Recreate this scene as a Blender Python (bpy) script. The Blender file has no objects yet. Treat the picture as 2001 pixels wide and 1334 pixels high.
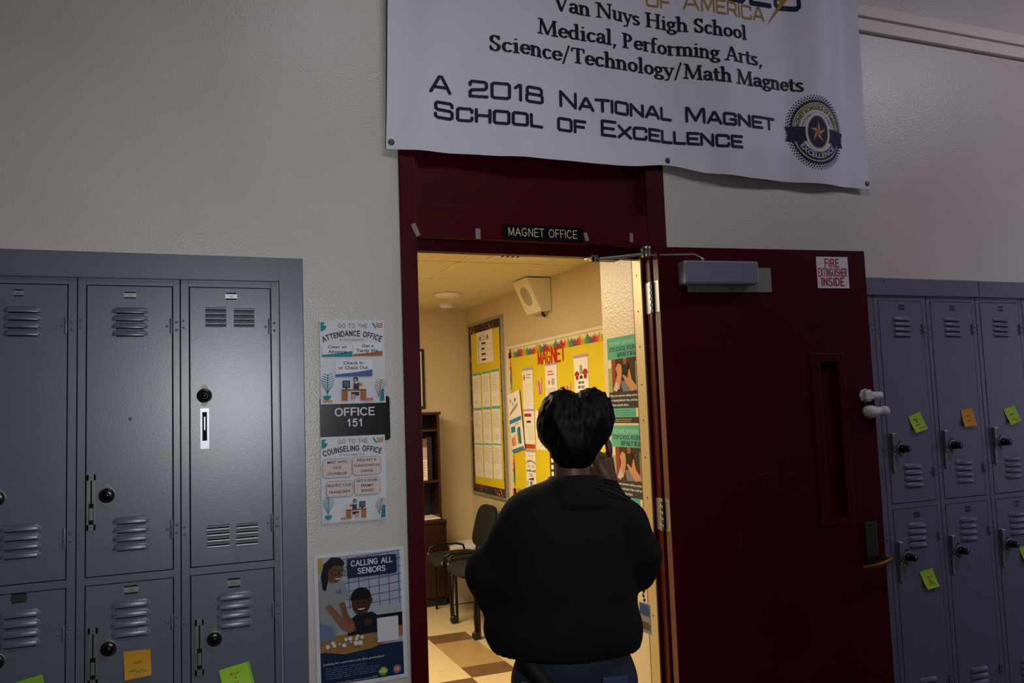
import bpy, bmesh, math, random
import numpy as np
from mathutils import Vector, Matrix
random.seed(7)
PI = math.pi
SC = bpy.context.scene
COL = SC.collection

# ------------------------------------------------------------------ camera
cam_data = bpy.data.cameras.new('camera')
cam = bpy.data.objects.new('camera', cam_data)
COL.objects.link(cam)
cam_data.sensor_width = 36.0
cam_data.lens = 1629.07 / 2001 * 36.0
cam_data.clip_start = 0.05
YAW, PIT, ROL = -0.38141261, 0.08165316, -0.03610977
cam.location = (0, -2.8, 1.56)
cam.rotation_mode = 'QUATERNION'
cam.rotation_quaternion = (Matrix.Rotation(YAW, 3, 'Z') @ Matrix.Rotation(PIT + PI / 2, 3, 'X') @ Matrix.Rotation(ROL, 3, 'Z')).to_quaternion()
SC.camera = cam
# ------------------------------------------------------------------ light, exposure
SC.view_settings.view_transform = 'Standard'
SC.view_settings.look = 'None'
SC.view_settings.gamma = 1.0
SC.view_settings.exposure = 0.0
SC.view_settings.use_curve_mapping = False
world = bpy.data.worlds.new('world'); SC.world = world
world.use_nodes = True
world.node_tree.nodes['Background'].inputs[0].default_value = (0.5, 0.5, 0.6, 1)
world.node_tree.nodes['Background'].inputs[1].default_value = 0.0


def area(name, loc, look, size, power, color, sy=None):
    d = bpy.data.lights.new(name, 'AREA'); d.energy = power; d.color = color; d.size = size
    if sy: d.shape = 'RECTANGLE'; d.size_y = sy
    o = bpy.data.objects.new(name, d); COL.objects.link(o); o.location = loc
    o.rotation_euler = (Vector(look) - Vector(loc)).to_track_quat('-Z', 'Y').to_euler()
    return o


# hall ceiling fixtures (above and behind the camera), daylight from the far right end of the hall
area('hall_lamp', (1.1, -1.75, 3.86), (1.1, -1.0, 0), 1.3, 12, (.97, .94, .98), .35)
area('hall_lamp', (4.6, -1.75, 3.86), (4.6, -1.0, 0), 1.3, 23, (.86, .80, 1), .35)
area('hall_lamp', (-2.6, -2.2, 3.86), (-2.6, -1.2, 0), 1.3, 1.8, (1, .96, .92), .35)
area('hall_end_daylight', (9.3, -2.6, 1.6), (4, -1.2, 1.6), 1.6, 34, (.70, .68, 1), 2.2)
# the flash on top of the camera
fl = bpy.data.lights.new('camera_flash', 'SPOT'); fl.energy = 75; fl.color = (.90, .97, 1); fl.shadow_soft_size = .03
fl.spot_size = 1.35; fl.spot_blend = 1.0
flo = bpy.data.objects.new('camera_flash', fl); COL.objects.link(flo)
flo.location = (.34, -2.86, 1.68)
flo.rotation_euler = (Vector((.3, 0, 1.6)) - Vector((.34, -2.86, 1.68))).to_track_quat('-Z', 'Y').to_euler()
# office: warm ceiling panels over the part of the room the doorway does not show
area('office_lamp', (.35, 2.2, 2.44), (.35, 2.2, 0), 1.2, 74, (1, .85, .60), .6)
area('office_lamp', (.35, .95, 2.44), (.35, .95, 0), 1.2, 44, (1, .85, .60), .6)

# ------------------------------------------------------------------ materials
def lin(h):
    h = h.lstrip('#'); r = []
    for i in (0, 2, 4):
        c = int(h[i:i + 2], 16) / 255
        r.append(c / 12.92 if c <= .04045 else ((c + .055) / 1.055) ** 2.4)
    return (*r, 1)


MATS = {}


def mat(name, color, rough=.5, metal=0, bump=0, bscale=100, var=0, vscale=8, spec=.5, coat=0, alpha=1, emit=0, bdist=.002, stretch=None, trans=0):
    m = bpy.data.materials.new(name); m.use_nodes = True
    nt = m.node_tree; b = nt.nodes['Principled BSDF']
    b.inputs['Base Color'].default_value = lin(color)
    b.inputs['Roughness'].default_value = rough; b.inputs['Metallic'].default_value = metal
    b.inputs['Specular IOR Level'].default_value = spec
    b.inputs['Coat Weight'].default_value = coat; b.inputs['Alpha'].default_value = alpha
    b.inputs['Transmission Weight'].default_value = trans
    if emit:
        b.inputs['Emission Color'].default_value = lin(color); b.inputs['Emission Strength'].default_value = emit
    if bump or var:
        tc = nt.nodes.new('ShaderNodeTexCoord'); src = tc.outputs['Object']
        if stretch:
            mp = nt.nodes.new('ShaderNodeMapping'); mp.inputs['Scale'].default_value = stretch
            nt.links.new(src, mp.inputs['Vector']); src = mp.outputs[0]
    if bump:
        n = nt.nodes.new('ShaderNodeTexNoise'); n.inputs['Scale'].default_value = bscale; n.inputs['Detail'].default_value = 3
        bp = nt.nodes.new('ShaderNodeBump'); bp.inputs['Strength'].default_value = bump; bp.inputs['Distance'].default_value = bdist
        nt.links.new(src, n.inputs['Vector']); nt.links.new(n.outputs['Fac'], bp.inputs['Height'])
        nt.links.new(bp.outputs['Normal'], b.inputs['Normal'])
    if var:
        n = nt.nodes.new('ShaderNodeTexNoise'); n.inputs['Scale'].default_value = vscale; n.inputs['Detail'].default_value = 4
        r = nt.nodes.new('ShaderNodeValToRGB'); c = lin(color)
        r.color_ramp.elements[0].position = .3; r.color_ramp.elements[1].position = .7
        r.color_ramp.elements[0].color = (*[x * (1 - var) for x in c[:3]], 1)
        r.color_ramp.elements[1].color = (*[min(1, x * (1 + var)) for x in c[:3]], 1)
        nt.links.new(src, n.inputs['Vector']); nt.links.new(n.outputs['Fac'], r.inputs['Fac'])
        nt.links.new(r.outputs['Color'], b.inputs['Base Color'])
    MATS[name] = m
    return m


def ink(color, rough=.6, spec=.3):
    k = 'ink_' + color + ('g' if rough < .5 else '')
    if k not in MATS:
        mat(k, color, rough, spec=spec)
    return k


mat('plaster', '#d0c8c1', .30, bump=.42, bscale=140, var=.05, vscale=2.5, bdist=.003)
mat('office_paint', '#c6b189', .5, bump=.2, bscale=90, var=.04, vscale=2)
mat('reveal_paint', '#c9b693', .3, bump=.6, bscale=110, bdist=.003)
mat('locker_paint', '#626977', .32, bump=.32, bscale=420, var=.05, vscale=14, bdist=.0006, spec=1)
mat('locker_paint_plum', '#646579', .42, bump=.25, bscale=420, var=.05, vscale=14, bdist=.0008)
mat('dark_gap', '#0b0c0e', .9)  # near black for openings; also painted as shade on the louvers
mat('maroon', '#440008', .45, bump=.12, bscale=60, var=.10, vscale=6, spec=.14)
mat('maroon_frame', '#46000a', .40, bump=.15, bscale=60, var=.08, vscale=6, spec=.2)
mat('bare_red_wood', '#54241a', .5, var=.12, vscale=10)
mat('steel', '#b9b9b6', .28, 1)
mat('latch_plate', '#7c7b78', .42, .45)
mat('latch_lit', '#d6d3da', .35, .25, spec=1)  # paler latch metal with the flash glare put into its colour
mat('steel_dark', '#5c5d58', .38, 1)
mat('zinc', '#9a9a94', .4, .9)
mat('brass', '#b58a3c', .35, 1, var=.1, vscale=20)
mat('bronze', '#6a4c22', .42, .7)
mat('brass_strip', '#b9a67c', .4, .4)
mat('closer_grey', '#86849a', .42, .25)
mat('closer_plate', '#8b9286', .45, .4)
mat('black_plastic', '#0a0a0b', .25)
mat('black_matte', '#101010', .6)
mat('chrome', '#d8d8dc', .12, 1)
mat('cloth_banner', '#dfdeea', .55, bump=.15, bscale=500, bdist=.0004)
mat('paper', '#e4e0e6', .5)
mat('paper_warm', '#e6ddcf', .5)
mat('gloss_paper', '#e2dfe6', .22)
mat('yellow_paper', '#d2bb0a', .6, var=.04, vscale=5)
mat('alu', '#a5a298', .4, .6)
mat('white_wood', '#d8ccb2', .5)
mat('mahogany', '#30120b', .35, bump=.05, bscale=40, var=.25, vscale=12, stretch=(1, 1, 12))
mat('dark_back', '#0d0d0f', .7)
mat('white_plastic', '#dcd8dc', .4)
mat('speaker_beige', '#d9cfa9', .55)
mat('speaker_grille', '#a39a80', .7, bump=.5, bscale=350)
mat('chair_fabric', '#0d0e0a', .85, bump=.3, bscale=300)
mat('chair_metal', '#0c0c0c', .35, .3)
mat('tile_ceiling', '#d2c6a2', .8, bump=.3, bscale=140, var=.03, vscale=30)
mat('floor_cream', '#cdb689', .28, var=.04, vscale=14)
mat('floor_tan', '#a98a58', .28, var=.06, vscale=14)
mat('floor_brown', '#6d5034', .28, var=.10, vscale=14)
mat('hall_floor', '#6f675c', .35, var=.05, vscale=6)
mat('hall_plain', '#a8a099', .6)
mat('skin', '#5f3b2c', .5, var=.05, vscale=30)
mat('hair', '#030303', .55, bump=.3, bscale=70, bdist=.003, stretch=(2, 2, .5), spec=.18)
mat('jacket', '#0c0909', .85, bump=.35, bscale=500, bdist=.0006, spec=.25)
mat('denim', '#1d2a40', .75, bump=.4, bscale=600, var=.2, vscale=30, bdist=.0006)
mat('denim_thread', '#5a5a62', .8)
mat('strap_black', '#080808', .7)
mat('note_green', '#a6dc1c', .6)
mat('note_green_dark', '#88c21e', .6)
mat('note_orange', '#d89600', .6)
mat('tape', '#c8b8c0', .3, alpha=.32)
mat('clear_gloss', '#ffffff', .08, alpha=.06)
mat('sole', '#1a1a1a', .7)
M = MATS


# ------------------------------------------------------------------ mesh builder
class MB:
    def __init__(self):
        self.v = []; self.f = []; self.m = []; self.s = []

    def add(self, verts, faces, m, smooth=False):
        b = len(self.v); self.v += [tuple(p) for p in verts]
        for f in faces:
            self.f.append([i + b for i in f]); self.m.append(m); self.s.append(smooth)

    def poly(self, pts, m):
        self.add(pts, [list(range(len(pts)))], m)

    def box(self, x0, x1, y0, y1, z0, z1, m, bev=0, T=None):
        if x0 > x1: x0, x1 = x1, x0
        if y0 > y1: y0, y1 = y1, y0
        if z0 > z1: z0, z1 = z1, z0
        if bev <= 0:
            vs = [Vector((x, y, z)) for x in (x0, x1) for y in (y0, y1) for z in (z0, z1)]
            fs = [(0, 1, 3, 2), (4, 6, 7, 5), (0, 4, 5, 1), (2, 3, 7, 6), (0, 2, 6, 4), (1, 5, 7, 3)]
        else:
            bm = bmesh.new(); bmesh.ops.create_cube(bm, size=1)
            for v in bm.verts:
                v.co = Vector(((x0 + x1) / 2 + v.co.x * (x1 - x0), (y0 + y1) / 2 + v.co.y * (y1 - y0), (z0 + z1) / 2 + v.co.z * (z1 - z0)))
            bmesh.ops.bevel(bm, geom=list(bm.edges), offset=bev, segments=2, affect='EDGES', profile=.5)
            bm.verts.index_update()
            vs = [v.co.copy() for v in bm.verts]; fs = [[v.index for v in f.verts] for f in bm.faces]; bm.free()
        if T: vs = [T @ v for v in vs]
        self.add(vs, fs, m)

    def tube(self, pts, r, m, n=10, cap=True, smooth=True, T=None):
        pts = [Vector(p) for p in pts]
        rs = r if isinstance(r, (list, tuple)) else [r] * len(pts)
        vs = []; fs = []; up = None
        for i, p in enumerate(pts):
            t = (pts[min(i + 1, len(pts) - 1)] - pts[max(i - 1, 0)]).normalized()
            if up is None:
                a = Vector((0, 0, 1)) if abs(t.z) < .9 else Vector((1, 0, 0))
                up = (a - t * a.dot(t)).normalized()
            else:
                up = (up - t * up.dot(t)).normalized()
            w = t.cross(up)
            for k in range(n):
                a = 2 * PI * k / n
                vs.append(p + (up * math.cos(a) + w * math.sin(a)) * rs[i])
        for i in range(len(pts) - 1):
            for k in range(n):
                fs.append((i * n + k, i * n + (k + 1) % n, (i + 1) * n + (k + 1) % n, (i + 1) * n + k))
        if T: vs = [T @ v for v in vs]
        self.add(vs, fs, m, smooth)
        if cap:
            self.add(vs[:n][::-1], [list(range(n))], m); self.add(vs[-n:], [list(range(n))], m)

    def lathe(self, prof, c, axis, m, n=24, smooth=True, T=None):
        # prof: list of (radius, distance along axis)
        ax = Vector(axis).normalized(); a = Vector((0, 0, 1)) if abs(ax.z) < .9 else Vector((1, 0, 0))
        u = (a - ax * a.dot(ax)).normalized(); w = ax.cross(u); c = Vector(c)
        vs = []; fs = []
        for r, h in prof:
            for k in range(n):
                t = 2 * PI * k / n
                vs.append(c + ax * h + (u * math.cos(t) + w * math.sin(t)) * r)
        for i in range(len(prof) - 1):
            for k in range(n):
                fs.append((i * n + k, i * n + (k + 1) % n, (i + 1) * n + (k + 1) % n, (i + 1) * n + k))
        if T: vs = [T @ v for v in vs]
        self.add(vs, fs, m, smooth)
        if prof[0][0] > 1e-6: self.add(vs[:n][::-1], [list(range(n))], m)
        if prof[-1][0] > 1e-6: self.add(vs[-n:], [list(range(n))], m)

    def prism(self, prof, d0, d1, m, axis='x', T=None):
        # closed 2-D outline swept along an axis; prof in the two other axes
        def P(a, d):
            return Vector((d, a[0], a[1])) if axis == 'x' else Vector((a[0], d, a[1])) if axis == 'y' else Vector((a[0], a[1], d))
        n = len(prof); vs = [P(a, d0) for a in prof] + [P(a, d1) for a in prof]
        if T: vs = [T @ v for v in vs]
        fs = [(k, (k + 1) % n, n + (k + 1) % n, n + k) for k in range(n)] + [list(range(n))[::-1], list(range(n, 2 * n))]
        self.add(vs, fs, m)

    def build(self, name, parent=None, loc=None, bevel=0):
        names = []
        for k in self.m:
            if k not in names: names.append(k)
        me = bpy.data.meshes.new(name)
        off = Vector(loc) if loc else None
        vs = [tuple(Vector(p) - off) for p in self.v] if off else self.v
        me.from_pydata(vs, [], self.f)
        for k in names: me.materials.append(M[k])
        idx = {k: i for i, k in enumerate(names)}
        me.polygons.foreach_set('material_index', [idx[k] for k in self.m])
        me.polygons.foreach_set('use_smooth', self.s)
        me.update()
        o = bpy.data.objects.new(name, me); COL.objects.link(o)
        if off: o.location = off
        if parent:
            o.parent = parent
            wl = Vector(); q = parent
            while q: wl += Vector(q.location); q = q.parent
            o.location = (off or Vector()) - wl
        if bevel:
            md = o.modifiers.new('edge', 'BEVEL'); md.width = bevel; md.segments = 2; md.limit_method = 'ANGLE'
        return o


def tag(o, label, cat, group=None):
    o['label'] = label; o['category'] = cat
    if group: o['group'] = group
    return o


def thing(name, loc, label, cat, group=None, rz=0):
    o = bpy.data.objects.new(name, None); COL.objects.link(o); o.location = loc; o.rotation_euler.z = rz
    o.empty_display_size = .05
    return tag(o, label, cat, group)


def struct(o):
    o['kind'] = 'structure'
    return o


# ------------------------------------------------------------------ lettering
_tc = {}


def bfont(s, offset=0, shear=0):
    """built-in sans outline of a string at size 1 -> verts, faces, width"""
    k = (s, offset, shear)
    if k in _tc: return _tc[k]
    c = bpy.data.curves.new('t', 'FONT'); c.body = s; c.size = 1; c.offset = offset; c.shear = shear
    c.resolution_u = 2
    o = bpy.data.objects.new('t', c); COL.objects.link(o)
    dg = bpy.context.evaluated_depsgraph_get(); dg.update()
    me = bpy.data.meshes.new_from_object(o.evaluated_get(dg))
    vs = [(v.co.x, v.co.y) for v in me.vertices]; fs = [list(p.vertices) for p in me.polygons]
    bpy.data.objects.remove(o); bpy.data.curves.remove(c); bpy.data.meshes.remove(me)
    if vs:
        x0 = min(v[0] for v in vs); vs = [(v[0] - x0, v[1]) for v in vs]; w = max(v[0] for v in vs)
    else: w = .3
    _tc[k] = (vs, fs, w)
    return _tc[k]


def arc(cx, cy, rx, ry, a0, a1, n=9):
    return [(cx + rx * math.cos(math.radians(a0 + (a1 - a0) * i / n)), cy + ry * math.sin(math.radians(a0 + (a1 - a0) * i / n))) for i in range(n + 1)]


# wide squared capitals (cap height 1)
SQ = {
 'A': (1.08, [[(0, 0), (.46, 1), (.60, 1), (1.06, 0)], [(.2, .3), (.86, .3)]]),
 'N': (1.06, [[(.03, 0), (.03, 1), (1.0, 0), (1.0, 1)]]),
 'T': (.98, [[(0, 1), (.98, 1)], [(.49, 1), (.49, 0)]]),
 'I': (.1, [[(.05, 0), (.05, 1)]]),
 'O': (1.12, [[(.15, 0), (.97, 0), (1.08, .1), (1.08, .9), (.97, 1), (.15, 1), (.04, .9), (.04, .1), (.15, 0)]]),
 'L': (.84, [[(.04, 1), (.04, 0), (.84, 0)]]),
 'M': (1.22, [[(.04, 0), (.04, 1), (.16, 1), (.61, .1), (1.06, 1), (1.18, 1), (1.18, 0)]]),
 'G': (1.12, [[(1.06, .78), (1.06, .9), (.95, 1), (.15, 1), (.04, .9), (.04, .1), (.15, 0), (.95, 0), (1.06, .1), (1.06, .46), (.62, .46)]]),
 'E': (.92, [[(.92, 1), (.04, 1), (.04, 0), (.92, 0)], [(.04, .5), (.8, .5)]]),
 'S': (1.04, [[(.98, .78), (.98, .9), (.88, 1), (.14, 1), (.04, .9), (.04, .62), (.14, .52), (.88, .50), (.99, .4), (.99, .1), (.88, 0), (.14, 0), (.03, .1), (.03, .24)]]),
 'C': (1.06, [[(1.02, .74), (1.02, .9), (.91, 1), (.15, 1), (.04, .9), (.04, .1), (.15, 0), (.91, 0), (1.02, .1), (1.02, .26)]]),
 'H': (1.02, [[(.04, 0), (.04, 1)], [(.98, 0), (.98, 1)], [(.04, .52), (.98, .52)]]),
 'F': (.88, [[(.04, 0), (.04, 1), (.88, 1)], [(.04, .5), (.76, .5)]]),
 'X': (1.04, [[(.02, 0), (1.02, 1)], [(.02, 1), (1.02, 0)]]),
 'R': (1.02, [[(.04, 0), (.04, 1), (.86, 1), (.96, .9), (.96, .52), (.86, .42), (.04, .42)], [(.62, .42), (1.0, 0)]]),
 '2': (1.0, [[(.05, .76), (.05, .9), (.15, 1), (.86, 1), (.96, .9), (.96, .62), (.86, .5), (.15, .42), (.05, .3), (.05, 0), (.98, 0)]]),
 '0': (1.06, [[(.15, 0), (.91, 0), (1.02, .1), (1.02, .9), (.91, 1), (.15, 1), (.04, .9), (.04, .1), (.15, 0)]]),
 '1': (.5, [[(.08, .8), (.3, 1), (.38, 1), (.38, 0)]]),
 '8': (1.04, [[(.14, .53), (.06, .64), (.06, .9), (.16, 1), (.86, 1), (.96, .9), (.96, .64), (.88, .53), (.14, .53), (.03, .42), (.03, .1), (.14, 0), (.9, 0), (1.0, .1), (1.0, .42), (.88, .53)]]),
 ' ': (.62, []),
}
# plain round capitals (cap height 1)
HEL = {
 'A': (.84, [[(0, 0), (.42, 1), (.84, 0)], [(.15, .34), (.69, .34)]]),
 'C': (.84, [arc(.44, .5, .42, .5, 42, 318, 14)]),
 'D': (.80, [[(.05, 0), (.05, 1), (.36, 1)] + arc(.36, .5, .42, .5, 80, -80, 8) + [(.36, 0), (.05, 0)]]),
 'E': (.66, [[(.66, 1), (.05, 1), (.05, 0), (.66, 0)], [(.05, .52), (.58, .52)]]),
 'F': (.62, [[(.05, 0), (.05, 1), (.62, 1)], [(.05, .5), (.54, .5)]]),
 'G': (.88, [arc(.44, .5, .42, .5, 42, 325, 14) + [(.82, .44), (.50, .44)]]),
 'H': (.76, [[(.05, 0), (.05, 1)], [(.71, 0), (.71, 1)], [(.05, .52), (.71, .52)]]),
 'I': (.10, [[(.05, 0), (.05, 1)]]),
 'L': (.60, [[(.05, 1), (.05, 0), (.60, 0)]]),
 'M': (.94, [[(.05, 0), (.07, 1), (.47, .08), (.87, 1), (.89, 0)]]),
 'N': (.78, [[(.05, 0), (.05, 1), (.73, 0), (.73, 1)]]),
 'O': (.90, [arc(.45, .5, .43, .5, 0, 360, 20)]),
 'R': (.76, [[(.05, 0), (.05, 1), (.42, 1)] + arc(.42, .74, .28, .26, 80, -80, 6) + [(.42, .48), (.05, .48)], [(.42, .48), (.74, 0)]]),
 'S': (.74, [arc(.37, .745, .31, .255, 30, 215, 9) + arc(.37, .25, .33, .25, 48, -155, 10)]),
 'T': (.74, [[(0, 1), (.74, 1)], [(.37, 1), (.37, 0)]]),
 'U': (.78, [[(.05, 1)] + arc(.39, .32, .34, .32, 180, 360, 10) + [(.73, 1)]]),
 'X': (.76, [[(.02, 0), (.74, 1)], [(.02, 1), (.74, 0)]]),
 '1': (.46, [[(.06, .74), (.30, 1), (.30, 0)]]),
 '5': (.66, [[(.60, 1), (.16, 1), (.10, .52)] + arc(.33, .33, .30, .33, 130, -150, 10)]),
 ' ': (.40, []),
}
# old-style bold serif; 's' = serif bar (x, y, half width), 't' = hairline stroke
def _a(*a): return ('n', arc(*a))
def _p(*p): return ('n', list(p))
def _t(*p): return ('t', list(p))
def _s(x, y, h): return ('s', (x, y, h))
SER = {
 'V': (.92, [_p((.13, 1), (.47, .03)), _t((.47, 0), (.80, 1)), _s(.12, 1, .15), _s(.80, 1, .11)]),
 'a': (.60, [_p((.45, .5), (.45, .06)), _t((.45, .06), (.54, 0), (.58, .05)), ('n', arc(.28, .47, .17, .18, 165, 10)), _a(.24, .19, .15, .18, 60, 330), _t((.33, .34), (.46, .42))]),
 'n': (.70, [_p((.14, 0), (.14, .62)), ('n', arc(.34, .40, .18, .24, 150, 0) + [(.52, 0)]), _s(.15, 0, .13), _s(.53, 0, .13), _t((0, .60), (.14, .66))]),
 'N': (1.02, [_t((.16, 0), (.16, 1)), _p((.17, 1), (.82, .02)), _t((.84, 0), (.84, 1)), _s(.16, 0, .13), _s(.12, 1, .13), _s(.84, 1, .13)]),
 'u': (.70, [_p((.13, .63), (.13, .2)), ('n', arc(.31, .21, .18, .2, 180, 330)), _p((.52, .63), (.52, .03)), _s(.09, .64, .1), _s(.48, .64, .1), _t((.52, .03), (.62, .03))]),
 'y': (.64, [_p((.1, .64), (.34, .08)), _t((.55, .64), (.26, -.22), (.08, -.26)), _s(.1, .65, .13), _s(.54, .65, .1)]),
 's': (.50, [('n', arc(.23, .50, .15, .14, 30, 220)), _p((.13, .40), (.36, .24)), ('n', arc(.23, .15, .16, .15, 30, -150))]),
 'H': (1.06, [_p((.2, 0), (.2, 1)), _p((.84, 0), (.84, 1)), _t((.2, .52), (.84, .52)), _s(.2, 0, .16), _s(.2, 1, .16), _s(.84, 0, .16), _s(.84, 1, .16)]),
 'i': (.36, [_p((.18, 0), (.18, .62)), _s(.18, 0, .14), _t((.04, .60), (.18, .66)), _p((.17, .9), (.171, .9))]),
 'g': (.60, [_a(.27, .44, .18, .20, 0, 360), ('t', [(.20, .24), (.14, .14), (.24, .07)]), _a(.30, -.1, .24, .15, 100, -250), _t((.42, .58), (.58, .64))]),
 'h': (.70, [_p((.14, 0), (.14, 1.04)), ('n', arc(.34, .40, .18, .24, 150, 0) + [(.52, 0)]), _s(.15, 0, .13), _s(.53, 0, .13), _t((0, 1.02), (.14, 1.06))]),
 'S': (.66, [('n', arc(.31, .74, .20, .24, 25, 230)), _p((.18, .58), (.46, .40)), ('n', arc(.31, .25, .22, .25, 40, -160)), _t((.52, .76), (.53, .98)), _t((.09, .05), (.07, .28))]),
 'c': (.56, [_a(.31, .32, .22, .31, 45, 315)]),
 'o': (.66, [_a(.33, .32, .24, .31, 0, 360)]),
 'l': (.36, [_p((.17, 0), (.17, 1.04)), _s(.17, 0, .14), _t((.03, 1.02), (.17, 1.06))]),
 'M': (1.24, [_t((.17, 0), (.21, 1)), _p((.22, 1), (.60, .04)), _t((.60, .02), (1.0, 1)), _p((1.0, 1), (1.05, 0)), _s(.16, 0, .14), _s(.17, 1, .1), _s(1.04, 0, .17), _s(1.05, 1, .1)]),
 'e': (.58, [('n', arc(.31, .32, .22, .31, 0, 320)), _t((.1, .34), (.52, .34))]),
 'd': (.70, [_a(.29, .31, .21, .30, 60, 300), _p((.51, 1.04), (.51, .02)), _t((.51, .02), (.63, .03)), _t((.38, 1.02), (.51, 1.06))]),
 ',': (.32, [_p((.15, .04), (.16, .0)), _t((.18, 0), (.08, -.2))]),
 'P': (.74, [_p((.2, 0), (.2, 1)), ('n', arc(.32, .74, .26, .25, 90, -90)), _t((.2, .98), (.34, .98)), _t((.2, .49), (.34, .49)), _s(.2, 0, .17), _s(.14, 1, .1)]),
 'r': (.50, [_p((.15, 0), (.15, .62)), ('n', arc(.33, .44, .17, .17, 150, 65)), _s(.16, 0, .14), _t((.01, .60), (.15, .66))]),
 'f': (.42, [('n', [(.16, 0), (.16, .8)] + arc(.32, .84, .16, .2, 180, 60)), _t((.02, .62), (.34, .62)), _s(.17, 0, .14)]),
 'm': (1.04, [_p((.14, 0), (.14, .62)), ('n', arc(.34, .40, .17, .24, 150, 0) + [(.51, 0)]), ('n', arc(.70, .40, .17, .24, 150, 0) + [(.87, 0)]), _s(.15, 0, .13), _s(.52, 0, .12), _s(.88, 0, .13), _t((0, .60), (.14, .66))]),
 'A': (.94, [_t((.13, 0), (.44, 1)), _p((.46, 1), (.78, 0)), _t((.24, .34), (.62, .34)), _s(.12, 0, .13), _s(.79, 0, .16)]),
 't': (.44, [('n', [(.18, .86), (.18, .16)] + arc(.30, .15, .12, .14, 190, 320, 5)), _t((.03, .62), (.38, .62))]),
 'T': (.80, [_p((.4, 0), (.4, 1)), _t((.06, .98), (.74, .98)), _t((.06, .98), (.04, .76)), _t((.74, .98), (.76, .76)), _s(.4, 0, .17)]),
 '/': (.50, [_t((.03, -.18), (.40, 1.08))]),
 'k': (.68, [_p((.14, 0), (.14, 1.04)), _t((.14, .3), (.5, .62)), _p((.26, .4), (.55, 0)), _s(.15, 0, .13), _s(.55, 0, .12)]),
 ' ': (.30, []),
}
HUNIT = [(math.cos(2 * PI * i / 10), math.sin(2 * PI * i / 10)) for i in range(10)]


def hull(pts):
    pts = sorted(set(pts))
    def half(ps):
        h = []
        for p in ps:
            while len(h) > 1 and (h[-1][0] - h[-2][0]) * (p[1] - h[-2][1]) - (h[-1][1] - h[-2][1]) * (p[0] - h[-2][0]) <= 0: h.pop()
            h.append(p)
        return h
    a = half(pts); b = half(pts[::-1])
    return a[:-1] + b[:-1]


def nib_polys(pts, rx, ry, step=.25):
    out = []; q = [pts[0]]
    for a, b in zip(pts[:-1], pts[1:]):
        d = math.hypot(b[0] - a[0], b[1] - a[1]); n = max(1, int(d / step + .5))
        q += [(a[0] + (b[0] - a[0]) * i / n, a[1] + (b[1] - a[1]) * i / n) for i in range(1, n + 1)]
    for a, b in zip(q[:-1], q[1:]):
        out.append(hull([(round(c[0] + rx * h[0], 5), round(c[1] + ry * h[1], 5)) for c in (a, b) for h in HUNIT]))
    return out


def text_width(s, font, small=.8, gap=.16):
    w = 0
    for ch in s:
        if font is not SER:
            k = small if ch.islower() else 1
            w += (font[ch.upper()][0] + gap / .7) * k
        else: w += font[ch][0] + .02
    return w


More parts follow.
